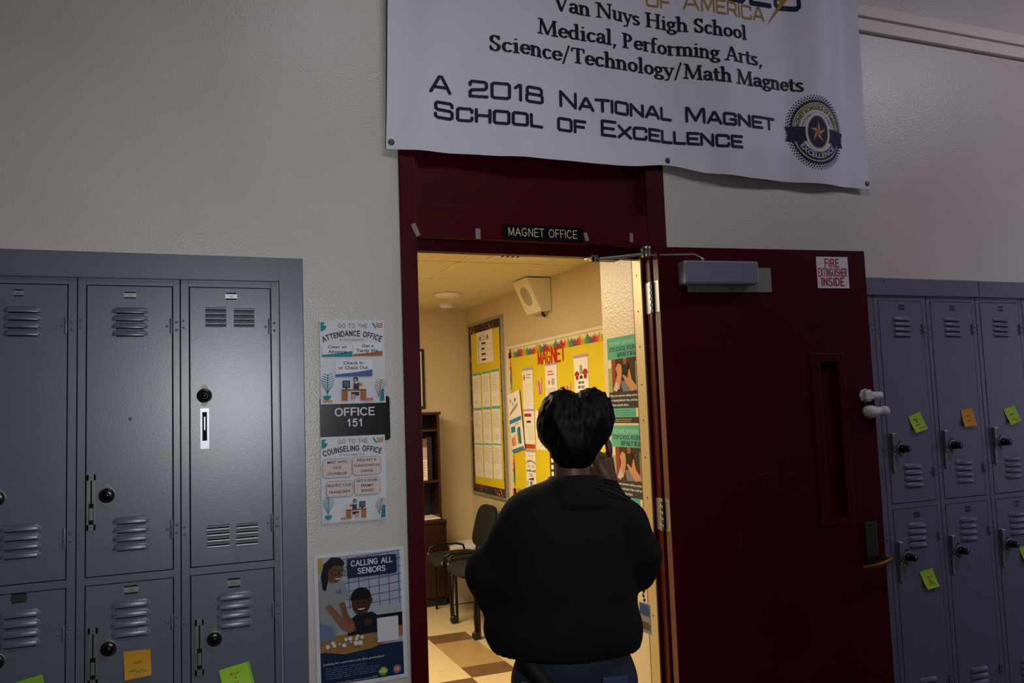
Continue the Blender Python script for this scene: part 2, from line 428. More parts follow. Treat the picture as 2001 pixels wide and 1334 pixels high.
class Canvas:
    """draws flat shapes into a mesh; fn(u, v, lift) -> world point"""
    def __init__(self, mb, fn): self.mb = mb; self.fn = fn; self.l = 0

    def poly(self, pts, m, lift=None):
        lift = self.nl() if lift is None else lift
        self.mb.poly([self.fn(u, v, lift) for u, v in pts], m)

    def nl(self):
        self.l += 1
        return .0012 + .00018 * self.l

    def rect(self, x0, y0, x1, y1, m, rot=0, lift=None):
        cx, cy = (x0 + x1) / 2, (y0 + y1) / 2; c, s = math.cos(rot), math.sin(rot)
        self.poly([(cx + (x - cx) * c - (y - cy) * s, cy + (x - cx) * s + (y - cy) * c) for x, y in ((x0, y0), (x1, y0), (x1, y1), (x0, y1))], m, lift)

    def disc(self, x, y, rx, m, ry=None, n=20, a0=0, a1=360, lift=None):
        ry = ry or rx
        pts = [(x + rx * math.cos(math.radians(a0 + (a1 - a0) * i / n)), y + ry * math.sin(math.radians(a0 + (a1 - a0) * i / n))) for i in range(n if a1 - a0 == 360 else n + 1)]
        self.poly(pts, m, lift)

    def ring(self, x, y, r0, r1, m, lift, ky=1, n=40, a0=0, a1=360, k=4):
        """finely divided disc or band, so that it follows folded cloth"""
        vs = []; fs = []
        for j in range(k + 1):
            r = r0 + (r1 - r0) * j / k
            for i in range(n + 1):
                t = math.radians(a0 + (a1 - a0) * i / n); vs.append(self.fn(x + r * math.cos(t), y + r * ky * math.sin(t), lift))
        for j in range(k):
            for i in range(n): fs.append((j * (n + 1) + i, (j + 1) * (n + 1) + i, (j + 1) * (n + 1) + i + 1, j * (n + 1) + i + 1))
        self.mb.add(vs, fs, m)

    def band(self, top, bot, m, lift, n=10, k=3):
        """patch between two edges, finely divided"""
        P = lambda e, t: (e[0][0] + (e[1][0] - e[0][0]) * t, e[0][1] + (e[1][1] - e[0][1]) * t)
        vs = [self.fn(*[a + (b - a) * j / k for a, b in zip(P(bot, i / n), P(top, i / n))], lift) for j in range(k + 1) for i in range(n + 1)]
        self.mb.add(vs, [(j * (n + 1) + i, j * (n + 1) + i + 1, (j + 1) * (n + 1) + i + 1, (j + 1) * (n + 1) + i) for j in range(k) for i in range(n)], m)

    def line(self, pts, r, m, lift=None):
        lift = self.nl() if lift is None else lift
        for i, p in enumerate(nib_polys(pts, r, r, 1e9)): self.poly(p, m, lift + i * 3e-6)

    def rrect(self, x0, y0, x1, y1, r, m, n=4, lift=None):
        pts = []
        for cx, cy, a in ((x1 - r, y1 - r, 0), (x0 + r, y1 - r, 90), (x0 + r, y0 + r, 180), (x1 - r, y0 + r, 270)):
            pts += arc(cx, cy, r, r, a, a + 90, n)
        self.poly(pts, m, lift)

    def text(self, s, x, y, size, m, w=None, align='l', offset=0, shear=0, R=None, rot=0, lift=None):
        """built-in sans, size = cap height; w forces the width; R bends the baseline (positive: arch)"""
        lift = self.nl() if lift is None else lift
        vs, fs, tw = bfont(s, offset, shear); k = size / .73
        sx = (w / tw) if w else k
        W = tw * sx; ox = {'l': 0, 'c': -W / 2, 'r': -W}[align]
        c, sn = math.cos(rot), math.sin(rot); P = []
        for a, b in vs:
            a = a * sx + ox; b = b * k
            if R:
                t = a / R; px, py = (R + b) * math.sin(t), (R + b) * math.cos(t) - R
            else: px, py = a, b
            P.append(self.fn(x + px * c - py * sn, y + px * sn + py * c, lift))
        self.mb.add(P, fs, m)

    def stroke(self, s, x0, y, size, m, w, font, small=.8, rx=.085, ry=.085, gap=.16, lift=None, R=None, jit=0):
        lift = self.nl() if lift is None else lift
        tw = text_width(s, font, small, gap); sx = w / tw; pen = 0; ns = 0
        for ch in s:
            k = small if (font is not SER and ch.islower()) else 1
            wd, st = font[ch] if font is SER else font[ch.upper()]
            for t in st:
                if font is not SER: pp = nib_polys(t, rx * .9 / k, ry / k, .35)
                elif t[0] == 'n': pp = nib_polys(t[1], rx, ry)
                elif t[0] == 't': pp = nib_polys(t[1], ry * 1.25, ry)
                else: pp = nib_polys([(t[1][0] - t[1][2], t[1][1]), (t[1][0] + t[1][2], t[1][1])], ry, ry)
                for p in pp:
                    q = [((pen + a * k) * sx, b * k * size) for a, b in p]
                    if R: q = [((R + b) * math.sin((a - w / 2) / R) + w / 2, (R + b) * math.cos((a - w / 2) / R) - R) for a, b in q]
                    self.poly([(x0 + a, y + b) for a, b in q], m, lift + ns * 3e-6); ns += 1
            pen += (wd + (.02 if font is SER else gap / .7)) * k

    def scribble(self, x0, y0, x1, y1, lines, m, r=.0004, amp=.4, words=4):
        """rows of small print, too small to read in the photograph"""
        h = (y1 - y0) / lines
        for i in range(lines):
            y = y1 - (i + .6) * h; x = x0
            end = x1 - (x1 - x0) * random.choice((0, 0, .05, .25))
            while x < end:
                l = (x1 - x0) * random.uniform(.06, .2); e = min(x + l, end)
                self.rect(x, y - h * amp / 2, e, y + h * amp / 2, m, lift=self.l * .00018 + .0014)
                x = e + (x1 - x0) * .025
        self.l += 1


def plane_wall(X, Y, Z, rot=0, ax='N'):
    """canvas function for a sheet whose lower left corner is (X, Y, Z) on a wall; N faces -Y, E faces -X"""
    c, s = math.cos(rot), math.sin(rot)
    def fn(u, v, l):
        a, b = u * c - v * s, u * s + v * c
        return Vector((X + a, Y - l, Z + b)) if ax == 'N' else Vector((X - l, Y - a, Z + b))
    return fn


def sheet(name, fn, w, h, m='paper', th=.0012, curl=0, rounded=0):
    """a sheet of paper, card or plastic; returns (builder, canvas)"""
    mb = MB()
    if rounded:
        pts = []
        for cx, cy, a in ((w - rounded, h - rounded, 0), (rounded, h - rounded, 90), (rounded, rounded, 180), (w - rounded, rounded, 270)):
            pts += arc(cx, cy, rounded, rounded, a, a + 90, 5)
    else: pts = [(0, 0), (w, 0), (w, h), (0, h)]
    n = len(pts)
    vs = [fn(u, v, 0.0003) for u, v in pts] + [fn(u, v, th) for u, v in pts]
    mb.add(vs, [list(range(n))[::-1], list(range(n, 2 * n))] + [(k, (k + 1) % n, n + (k + 1) % n, n + k) for k in range(n)], m)
    return mb, Canvas(mb, fn)


# ------------------------------------------------------------------ room shell
def wallbox(name, boxes, m):
    mb = MB()
    for b in boxes: mb.box(*b, m)
    return struct(mb.build(name))


HZ = 3.9
LX0, LX1 = -.862, .303          # left locker bank (unit edges)
RX0, RX1 = 2.5335, 4.09         # right locker bank
wallbox('wall_north', [(-6, LX0 - .01, 0, .12, 0, HZ), (LX0 - .01, .30, 0, .12, 2.01, HZ), (.30, .735, 0, .12, 0, HZ),
                       (.735, 1.785, 0, .12, 2.62, HZ), (1.785, RX0 - .01, 0, .12, 0, HZ),
                       (RX0 - .01, RX1 + .01, 0, .12, 2.06, HZ), (RX1 + .01, 10, 0, .12, 0, HZ)], 'plaster')
wallbox('floor', [(-6, 10, -5.2, .03, -.06, 0)], 'hall_floor')
wallbox('ceiling', [(-6, 10, -5.2, 0, HZ, HZ + .06)], 'hall_plain')
wallbox('wall_south', [(-6, 10, -5.3, -5.2, 0, HZ)], 'hall_plain')
wallbox('wall_west', [(-6.1, -6, -5.2, 0, 0, HZ)], 'hall_plain')
wallbox('wall_east', [(10, 10.1, -5.2, 0, 0, HZ)], 'hall_plain')
# office
OX0, OX1, OY1, OZ = -1.6, 2.37, 4.17, 2.46
wallbox('wall_right', [(OX1, OX1 + .1, .46, OY1, 0, OZ + .3)], 'office_paint')
wallbox('wall_far', [(OX0, OX1 + .1, OY1, OY1 + .1, 0, OZ + .3)], 'office_paint')
wallbox('wall_left', [(OX0 - .1, OX0, .12, OY1, 0, OZ + .3)], 'office_paint')
wallbox('wall_reveal', [(1.742, OX1, .125, .46, 0, OZ + .3)], 'reveal_paint')
wallbox('wall_front', [(OX0, .70, .122, .20, 0, OZ + .3), (.70, 1.742, .122, .20, 2.62, OZ + .3)], 'office_paint')
mb = MB()
mb.box(OX0, OX1, .03, OY1, OZ, OZ + .05, 'tile_ceiling')
for gx in [1.571 - .58 * k for k in range(0, 6)] + [2.129]:
    mb.box(gx - .008, gx + .008, .2, OY1, OZ - .004, OZ, 'white_wood')
for gy in (1.32, 1.925, 2.53, 3.14, 3.75):
    mb.box(OX0, OX1, gy - .008, gy + .008, OZ - .004, OZ, 'white_wood')
struct(mb.build('ceiling'))
# chequered vinyl tile floor
mb = MB()
mb.box(OX0, OX1, .031, OY1, -.06, -.0012, 'floor_cream')
xs = [OX0] + [1.595 - .29 * k for k in range(10, -1, -1)] + [1.885, 2.175, OX1]
ys = [.031, .62, .83, 1.41, 1.62, 2.0, 2.21, 2.79, 3.0, 3.58, 3.79, OY1]
def tilekind(i, j):
    # rows alternate wide / narrow; one column in three carries brown accents
    col = i - xs.index(1.595); narrow = (j % 2 == 1) or j == 5
    y = ys[j]
    if col == 0: return {5: 'floor_brown', 6: 'floor_tan', 7: 'floor_brown', 9: 'floor_cream', 3: 'floor_cream'}.get(j, 'floor_cream')
    if col == -1: return 'floor_brown' if j in (4, 1) else 'floor_tan' if j in (9,) else 'floor_cream'
    if col in (-2, -4) and j in (9, 4): return 'floor_tan'
    if col == -3 and j in (5, 7): return 'floor_brown'
    return 'floor_cream'
for i in range(len(xs) - 1):
    for j in range(len(ys) - 1):
        g = .0007
        mb.poly([(xs[i] + g, ys[j] + g, 0), (xs[i + 1] - g, ys[j] + g, 0), (xs[i + 1] - g, ys[j + 1] - g, 0), (xs[i] + g, ys[j + 1] - g, 0)], tilekind(i, j))
struct(mb.build('floor'))

# ------------------------------------------------------------------ door frame
mb = MB()
F = 'maroon_frame'
mb.box(.716, .775, -.014, .122, 0, 2.62, F, .004)            # left casing
mb.box(.775, .789, .045, .085, 0, 2.16, F, .003)             # stop
mb.box(1.712, 1.796, -.008, .10, 0, 2.62, F, .004)           # right casing and jamb
mb.box(1.700, 1.716, .035, .062, 0, 2.16, F, .003)
mb.box(1.7005, 1.713, .062, .1, 0, 2.15, F, .002)
mb.box(.77, 1.715, -.006, .122, 2.176, 2.30, F, .004)        # head rail
mb.box(.775, 1.712, .045, .085, 2.137, 2.18, F, .003)
mb.box(.77, 1.715, .022, .05, 2.29, 2.56, F)                 # transom panel, set back
mb.box(.775, .79, .004, .03, 2.30, 2.56, F, .003); mb.box(1.70, 1.715, .004, .03, 2.30, 2.56, F, .003)
mb.box(.716, 1.796, -.012, .122, 2.545, 2.625, F, .004)
mb.box(1.705, 1.7435, .1, .124, 0, 2.16, 'bare_red_wood', .002)
struct(mb.build('trim_2'))
mb = MB()
mb.box(1.695, 1.7005, .036, .1, .0, 2.145, 'brass_strip', .001)
for z in (2.075, 1.93, 1.79, 1.64, 1.50, 1.355, 1.2, 1.05, .9, .75):
    mb.lathe([(.004, 0), (.003, .001)], (1.695, .068, z), (-1, 0, 0), 'dark_gap', 8)
tag(mb.build('weather_strip'), 'brass weather strip with small nails running down the right door jamb', 'weather strip')

# ------------------------------------------------------------------ open door leaf
LA = math.radians(5.8)
LO = Vector((1.757, -.073, 0)); LU = Vector((math.cos(LA), -math.sin(LA), 0)); LN = Vector((math.sin(LA), math.cos(LA), 0))
LT = Matrix(((LU.x, LN.x, 0, LO.x), (LU.y, LN.y, 0, LO.y), (0, 0, 1, 0), (0, 0, 0, 1)))   # (u, depth, z) -> world
door = bpy.data.objects.new('door_1', None); COL.objects.link(door); door['kind'] = 'structure'
door['label'] = 'dark maroon door leaf folded back flat against the lockers'
door.location = LO
mb = MB()
# leaf with a recessed vision panel
U0, U1, ZT = -.045, .897, 2.165
w0, w1, wz0, wz1 = .645, .728, 1.085, 1.707
for b in ((U0, w0, .012, ZT), (w1, U1, .012, ZT), (w0, w1, .012, wz0), (w0, w1, wz1, ZT)):
    mb.box(b[0], b[1], 0, .044, b[2], b[3], 'maroon', T=LT)
mb.box(w0, w1, .018, .03, wz0, wz1, 'maroon', T=LT)
mb.box(U0 - .0008, U0, .001, .043, .02, ZT - .005, 'bare_red_wood', T=LT)
mb.build('door_leaf', door)
mb = MB()
for b in ((.600, .645, 1.056, 1.742), (.728, .762, 1.056, 1.742), (.645, .728, 1.056, 1.085), (.645, .728, 1.707, 1.742)):
    mb.box(b[0], b[1], -.006, 0, b[2], b[3], 'maroon', .002, T=LT)
mb.build('vision_frame', door)
for z0, z1 in ((1.915, 2.037), (1.082, 1.203), (.24, .36)):
    mb = MB()
    mb.box(U0 - .0022, U0 - .0008, .003, .043, z0, z1, 'zinc', T=LT)
    mb.box(1.7095, 1.7118, -.005, .034, z0, z1, 'zinc')
    zz = z0
    for k in range(5):
        mb.lathe([(.006, 0), (.0065, .001), (.0065, (z1 - z0) / 5 - .001), (.006, (z1 - z0) / 5)], (1.7065, -.017, z0 + k * (z1 - z0) / 5), (0, 0, 1), 'steel', 12)
    mb.build('hinge', door)
# closer
mb = MB()
mb.box(.03, .352, -.066, -.008, 2.012, 2.103, 'closer_grey', .008, T=LT)
cb = mb.build('closer_body', door)
mb = MB(); mb.box(.072, .444, -.006, 0, 1.989, 2.087, 'closer_plate', .001, T=LT)
for u in (.1, .27): mb.lathe([(.006, 0), (.006, .004)], LT @ Vector((u, -.006, 2.003)), -LN, 'brass', 10)
mb.build('closer_plate', door)
mb = MB()
S0 = LT @ Vector((.122, -.04, 2.103)); EL = Vector((1.668, -.055, 2.150)); BR = Vector((1.475, -.005, 2.118))
mb.tube([S0, S0 + Vector((0, 0, .012)), S0 + Vector((-.03, .005, .027)), EL + Vector((.03, 0, -.016)), EL + Vector((0, 0, -.016))], .0045, 'zinc', 8)
mb.lathe([(.008, 0), (.009, .004), (.007, .012)], S0, (0, 0, 1), 'steel', 12)
mb.lathe([(.017, -.026), (.019, -.022), (.019, .004), (.021, .006), (.021, .014), (.017, .017)], EL, (0, 0, 1), 'steel', 20)
d = (BR - EL).normalized(); n_ = d.cross(Vector((0, 0, 1)))
mb.tube([EL + Vector((0, 0, -.012)), BR + Vector((0, 0, .002))], .0065, 'zinc', 8)
mb.lathe([(.015, -.01), (.016, -.006), (.016, .006), (.012, .01)], BR, (0, 0, 1), 'steel_dark', 16)
mb.box(1.462, 1.49, -.004, .06, 2.128, 2.137, 'steel', .001)
mb.box(1.49, 1.60, .03, .075, 2.126, 2.1368, 'steel_dark', .001)
mb.build('closer_arm', door)
# lever set
mb = MB(); mb.box(.802, .858, -.009, 0, .90, 1.06, 'steel_dark', .003, T=LT); mb.lathe([(.005, 0), (.004, .002)], LT @ Vector((.83, -.009, 1.045)), -LN, 'dark_gap', 10)
mb.build('handle_plate', door)
mb = MB()
mb.lathe([(.011, 0), (.011, .05)], LT @ Vector((.872, -.009, .912)), -LN, 'bronze', 14)
pts = [LT @ Vector((.878, -.056, .914)), LT @ Vector((.84, -.062, .905)), LT @ Vector((.80, -.062, .897)), LT @ Vector((.765, -.055, .893)), LT @ Vector((.752, -.045, .893))]
mb.tube(pts, [.0105, .0115, .011, .010, .008], 'bronze', 12)
mb.build('lever_handle', door)
mb = MB()      # white plastic pieces on the free edge
mb.lathe([(.028, 0), (.028, .004), (.02, .012)], LT @ Vector((.85, -.001, 1.566)), -LN, 'white_plastic', 8, smooth=False)
mb.box(.832, .87, -.03, -.001, 1.549, 1.583, 'white_plastic', .004, T=LT); mb.box(.839, .863, -.026, -.001, 1.542, 1.59, 'white_plastic', .003, T=LT)
mb.lathe([(.0145, 0), (.0145, .055), (.0125, .056)], LT @ Vector((.862, -.016, 1.566)), LU, 'white_plastic', 18)
mb.lathe([(.0122, 0), (.0122, .0006)], LT @ Vector((.918, -.016, 1.566)), LU, 'dark_gap', 18)
mb.build('edge_latch', door)
mb = MB()
mb.lathe([(.001, -.034), (.012, -.032), (.021, -.024), (.0255, -.012), (.026, 0), (.022, .018), (.0175, .036), (.0175, .05), (.0205, .052), (.0205, .074), (.019, .076)], LT @ Vector((.853, -.028, 1.500)), LU, 'white_plastic', 24)
mb.build('edge_knob', door)
# scuffs on the paint
mb = MB()
for a, b in (((.335, 1.275), (.40, 1.278)), ((.46, 1.275), (.49, 1.27)), ((.455, 1.245), (.475, 1.262)), ((.74, 1.42), (.744, 1.45)), ((.24, 1.0), (.246, 1.06)), ((.812, 1.568), (.818, 1.568))):
    cv = Canvas(mb, lambda u, v, l: LT @ Vector((u, -.0004, v)))
    cv.line([a, ((a[0] + b[0]) / 2, (a[1] + b[1]) / 2 + .002), b], .0012, ink('#5a2a2c'), .0004)
mb.build('scuff_marks', door)
# fire extinguisher sticker
fnL = lambda u, v, l: LT @ Vector((.662 + u, -l, 2.008 + v))
mb, cv = sheet('s', fnL, .151, .130, 'paper')
for s, y in (('FIRE', .089), ('EXTINGUISHER', .050), ('INSIDE', .011)):
    w = {'FIRE': .072, 'EXTINGUISHER': .139, 'INSIDE': .112}[s]
    cv.stroke(s, .076 - w / 2, y, .031, ink('#a3121c'), w, HEL, rx=.13, ry=.09, gap=.2)
tag(mb.build('door_sticker'), 'white sticker reading FIRE EXTINGUISHER INSIDE in red on the maroon door', 'sticker')

# ------------------------------------------------------------------ lockers
def rivet(mb, x, y, z, m, r=.0042):
    mb.lathe([(r, 0), (r * .9, .0014), (r * .5, .0024), (.0003, .0027)], (x, y, z), (0, -1, 0), m, 10)


def louver(mb, x0, x1, z0, z1, m, out=.0075, style='hood'):
    """pressed louver; hood: bulges outward, its lower opening painted black as shade; slot: flat black strip painted as shade between two lips"""
    n = 5; h = z1 - z0
    if style == 'hood':
        sec = [(0, h), (.45 * out, h * .86), (.85 * out, h * .6), (out, h * .34), (out * .96, h * .16)]
        e = min(.012, (x1 - x0) * .12)
        st = [(x0, 0), (x0 + e * .35, .6), (x0 + e, 1), (x1 - e, 1), (x1 - e * .35, .6), (x1, 0)]
        vs = []
        for x, k in st:
            for a, b in sec: vs.append((x, -a * k - .0004, z0 + h * .16 + (b - h * .16) * (.35 + .65 * k)))
        c = len(sec); fs = []
        for i in range(len(st) - 1):
            for j in range(c - 1): fs.append((i * c + j, (i + 1) * c + j, (i + 1) * c + j + 1, i * c + j + 1))
        mb.add(vs, fs, m, True)
        lo = [vs[i * c + c - 1] for i in range(len(st))]
        bk = [(p[0], -.0005, p[2] - .0006) for p in lo]
        for i in range(len(st) - 1):
            mb.poly([lo[i], lo[i + 1], bk[i + 1], bk[i]], 'dark_gap')
        mb.poly([(x0 + e, -.0006, z0 + h * .17), (x1 - e, -.0006, z0 + h * .17), (x1 - e, -.0006, z0 - h * .02), (x0 + e, -.0006, z0 - h * .02)], 'dark_gap')  # black strip painted on the door for the shaded opening
    else:
        sec = [(0, h), (-.0025, h * .8), (-.0045, h * .45), (-.005, h * .3), (.0022, h * .12), (0, 0)]
        mb.poly([(x0, -.0006, z0 + h * .24), (x1, -.0006, z0 + h * .24), (x1, -.0006, z0 + h * .52), (x0, -.0006, z0 + h * .52)], 'dark_gap')  # flat black strip stands for the shade in a pressed slot
        mb.prism([(-.0002, z0 + h * .22), (-.003, z0 + h * .2), (-.0034, z0 + h * .02), (-.0002, z0 - h * .1)], x0, x1, m)
        mb.prism([(-.0002, z0 + h * .95), (-.0022, z0 + h * .88), (-.0002, z0 + h * .78)], x0, x1, m)


def dial(door_o, x, z, big=False):
    mb = MB(); c = (x, -.002, z)
    pts = arc(x, z, .0205, .0205, 20, 160, 8)
    shape = [(x + .006, z + .033), (x, z + .036), (x - .006, z + .033)] + arc(x, z, .019, .019, 150, 210, 4) + [(x - .007, z - .031), (x, z - .034), (x + .007, z - .031)] + arc(x, z, .019, .019, -30, 30, 4)
    mb.prism([(a, b) for a, b in shape], -.001, -.004, 'latch_plate' if not big else 'steel_dark', axis='y')
    mb.lathe([(.0225, 0), (.0232, .003), (.0228, .006), (.0214, .0062)], c, (0, -1, 0), 'zinc', 28)
    if not big:
        mb.lathe([(.0212, .004), (.0212, .010), (.0195, .0125), (.006, .0125)], c, (0, -1, 0), 'black_plastic', 28)
        mb.lathe([(.0085, .0125), (.0085, .018), (.007, .02), (.0002, .02)], c, (0, -1, 0), 'black_plastic', 20)
        for k in range(20):
            a = 2 * PI * k / 20
            mb.box(x + .0165 * math.cos(a) - .0004, x + .0165 * math.cos(a) + .0004, -.0150, -.0142, z + .0165 * math.sin(a) - .0006, z + .0165 * math.sin(a) + .0006, ink('#8a8a90'))
    else:
        mb.lathe([(.0185, .007), (.0185, .014), (.013, .018), (.0115, .022), (.0150, .026), (.0150, .040), (.013, .043), (.0002, .043)], c, (0, -1, 0), 'black_plastic', 28)
    mb.build('combination_dial', door_o)


def latch_left(door_o, x0, x1, z0, z1, wide=False):
    """flat steel plate with a slot and a sliding lift"""
    mb = MB(); cx = (x0 + x1) / 2; h = z1 - z0
    if wide:      # frame round a broad slot, flash glare painted in as a pale colour
        for b in ((x0, x0 + .006, z0, z1), (x1 - .006, x1, z0, z1), (x0 + .006, x1 - .006, z1 - h * .09, z1), (x0 + .006, x1 - .006, z0, z0 + h * .2)): mb.box(b[0], b[1], -.0055, -.001, b[2], b[3], 'latch_lit')
        mb.box(x0 + .006, x1 - .006, -.0022, -.0012, z0 + h * .2, z1 - h * .09, 'dark_gap'); mb.box(cx - .0025, cx + .0025, -.006, -.0022, z0 + h * .46, z0 + h * .8, 'latch_lit', .0008)
        mb.build('latch_handle', door_o); return
    mb.box(x0, x0 + .005, -.0065, -.001, z0, z1, 'latch_plate'); mb.box(x1 - .005, x1, -.0065, -.001, z0, z1, 'latch_plate')
    mb.box(x0, x1, -.0065, -.001, z1 - h * .1, z1, 'latch_plate'); mb.box(x0, x1, -.0065, -.001, z0, z0 + h * .1, 'latch_plate')
    mb.box(x0 + .005, cx - .0022, -.006, -.001, z0 + h * .48, z1 - h * .1, 'latch_plate'); mb.box(cx + .0022, x1 - .005, -.006, -.001, z0 + h * .48, z1 - h * .1, 'latch_plate')
    mb.box(x0 + .004, x1 - .004, -.0022, -.0012, z0 + h * .05, z1 - h * .05, 'dark_gap')
    mb.box(cx - .0055, cx + .0055, -.010, -.002, z0 + h * .18, z0 + h * .40, 'latch_plate', .001)
    for z in (z1 - h * .05, z0 + h * .05): mb.lathe([(.0017, 0), (.0013, .0006)], (cx, -.0065, z), (0, -1, 0), 'dark_gap', 10)
    mb.build('latch_handle', door_o)


def latch_right(door_o, x0, z0, z1):
    """projecting steel pull with a finger slot"""
    mb = MB(); x1 = x0 + .021; cx = (x0 + x1) / 2; h = z1 - z0
    mb.prism([(-.001, z1), (-.016, z1 - .004), (-.016, z1 - h * .42), (-.009, z1 - h * .55), (-.009, z0 + .006), (-.001, z0)], x0, x0 + .0075, 'latch_plate')
    mb.box(x0 + .0075, x1, -.0035, -.001, z0, z1, 'latch_plate', .0008)
    mb.box(x0 + .0085, x1 - .001, -.0045, -.0035, z1 - h * .55, z1 - h * .25, 'dark_gap')
    mb.box(x0, x1, -.016, -.001, z1 - .004, z1, 'latch_lit')
    mb.tube([(x0 + .008, -.01, z1 - h * .52), (x0 + .017, -.02, z1 - h * .57), (x0 + .026, -.012, z1 - h * .57), (x0 + .0275, -.003, z1 - h * .54)], .0024, 'steel', 8)
    mb.lathe([(.0045, 0), (.0035, .002)], (x0 + .005, -.009, z0 + h * .26), (0, -1, 0), 'steel', 10)
    mb.build('latch_handle', door_o)


def plate(door_o, x0, x1, z0, z1, bright):
    mb = MB(); h = z1 - z0
    mb.box(x0, x1, -.0018, -.0005, z0 + h * .22, z1 - h * .2, {2: 'steel', 1: 'zinc', 0: 'steel_dark'}[bright])
    mb.box(x0 + .002, x1 - .002, -.0016, -.0004, z1 - h * .17, z1, 'dark_gap'); mb.box(x0 + .002, x1 - .002, -.0016, -.0004, z0, z0 + h * .17, 'dark_gap')
    cv = Canvas(mb, lambda u, v, l: Vector((u, -.0022, v)))
    cv.text('151', (x0 + x1) / 2, z0 + h * .34, h * .3, ink('#3c3c3c'), align='c', lift=.002)
    for q in (x0 + .0012, x1 - .0012): mb.lathe([(.0012, 0), (.0008, .0008)], (q, -.0018, (z0 + z1) / 2), (0, -1, 0), 'steel', 8)
    mb.build('number_plate', door_o)


def hinge(root, x, z0, z1, m):
    mb = MB()
    mb.lathe([(.004, 0), (.0042, .001), (.0042, z1 - z0 - .001), (.004, z1 - z0)], (x - .003, -.0035, z0), (0, 0, 1), m, 10)
    mb.box(x - .009, x - .003, -.0025, -.0005, z0 + .004, z1 - .004, m)
    zc = (z0 + z1) / 2
    for dx, dz in ((.0125, .012), (.0125, -.012), (-.0155, 0)): rivet(mb, x + dx, -.0012, zc + dz, m)
    mb.build('hinge', root)


def locker(side, x0, x1, d0, d1, label, spec):
    """one two-tier locker column; spec carries the furniture of each door"""
    P = 'locker_paint' if side == 'L' else 'locker_paint_plum'
    up0, up1, lo0, lo1 = (1.113, 1.982, .19, 1.086) if side == 'L' else (1.094, 1.982, .19, 1.067)
    root = thing('locker', ((x0 + x1) / 2, .15, 0), label, 'locker', 'two tier lockers by the office door, left bank' if side == 'L' else 'two tier lockers behind the open door, right bank')
    mb = MB(); g = .0025; e = .0012
    for a, b in ((x0 + e, d0 - g), (d1 + g, x1 - e)): mb.box(a, b, 0, .03, 0, 2.007, P, .0012)
    for a, b in ((up1 + g, 2.007), (lo1 + g, up0 - g), (0.0, lo0 - g)): mb.box(d0 - g, d1 + g, 0, .03, a, b, P)
    mb.box(x0 + e, x1 - e, .38, .39, 0, 2.007, 'dark_gap'); mb.box(x0 + e, x0 + e + .002, .03, .38, 0, 2.007, 'dark_gap'); mb.box(x1 - e - .002, x1 - e, .03, .38, 0, 2.007, 'dark_gap')
    mb.box(d0, d1, .03, .38, 1.09, 1.1, 'dark_gap')
    for z in (1.865, 1.225, .955): # rivets of the neighbouring hinge stile
        for dz in (.011, -.011): rivet(mb, x0 + .010, 0, z + dz, P, .0036)
    mb.build('locker_frame', root)
    for key, a, b in (('up', up0, up1), ('lo', lo0, lo1)):
        sp = spec[key]; mb = MB()
        mb.box(d0, d1, -.0012, .016, a, b, P, .0015)
        off = MB()
        for (lx0, lx1, lz0, lz1, n, style) in sp.get('louvers', ()):
            ph = (lz1 - lz0) / n
            for k in range(n):
                louver(off, lx0, lx1, lz0 + k * ph + ph * .12, lz0 + (k + 1) * ph, P, style=style)
        off.v = [(p[0], p[1] - .0012, p[2]) for p in off.v]
        mb.v, bl = mb.v + off.v, len(mb.v)
        mb.f += [[i + bl for i in f] for f in off.f]; mb.m += off.m; mb.s += off.s
        if 'dent' in sp:
            x, z = sp['dent']
            mb.lathe([(.006, .0002), (.003, .0012), (.0003, .0016)], (x, -.0012, z), (0, -1, 0), P, 12)
        dr = mb.build('locker_door', root)
        if 'plate' in sp: plate(dr, *sp['plate'])
        if 'dial' in sp: dial(dr, *sp['dial'])
        if 'latch' in sp: (latch_left if side == 'L' else latch_right)(dr, *sp['latch'])
        for z0, z1 in sp.get('hinges', ()): hinge(root, d1, z0, z1, P)
    return root


HU = ((1.835, 1.882), (1.205, 1.262))
HLo = ((.936, .98), (.30, .34))
H_ = 'hood'
locker('L', -.862, -.573, -.836, -.599, 'blue grey locker column at the far left edge, mostly out of view', {
    'up': dict(louvers=((-.77, -.67, 1.824, 1.916, 4, H_), (-.77, -.67, 1.18, 1.282, 4, H_)), hinges=HU, latch=(-.83, -.806, 1.25, 1.412), dial=(-.775, 1.35)),
    'lo': dict(louvers=((-.77, -.67, .93, 1.04, 4, H_),), hinges=HLo, latch=(-.83, -.806, .80, .96), dial=(-.775, .9))})
locker('L', -.573, -.284, -.547, -.311, 'blue grey locker with a pale green note low on it, third from the posters', {
    'up': dict(louvers=((-.477, -.378, 1.824, 1.916, 4, H_), (-.478, -.373, 1.181, 1.282, 4, H_)), plate=(-.452, -.424, 1.945, 1.966, 1), dial=(-.486, 1.361), latch=(-.541, -.517, 1.25, 1.412), hinges=HU),
    'lo': dict(louvers=((-.477, -.373, .931, 1.041, 4, H_),), plate=(-.449, -.408, 1.060, 1.086, 0), dial=(-.482, .905), latch=(-.541, -.517, .80, .966), hinges=HLo)})
locker('L', -.284, .004, -.258, -.0195, 'blue grey locker with a small dent and an orange note on its lower door', {
    'up': dict(louvers=((-.190, -.089, 1.823, 1.916, 4, H_), (-.186, -.084, 1.177, 1.281, 4, H_)), plate=(-.157, -.122, 1.944, 1.964, 1), dial=(-.201, 1.349), latch=(-.2555, -.232, 1.249, 1.412), hinges=HU, dent=(-.138, 1.574)),
    'lo': dict(louvers=((-.190, -.082, .923, 1.036, 4, H_),), plate=(-.156, -.115, 1.052, 1.077, 1), dial=(-.195, .902), latch=(-.25, -.225, .802, .965), hinges=HLo)})
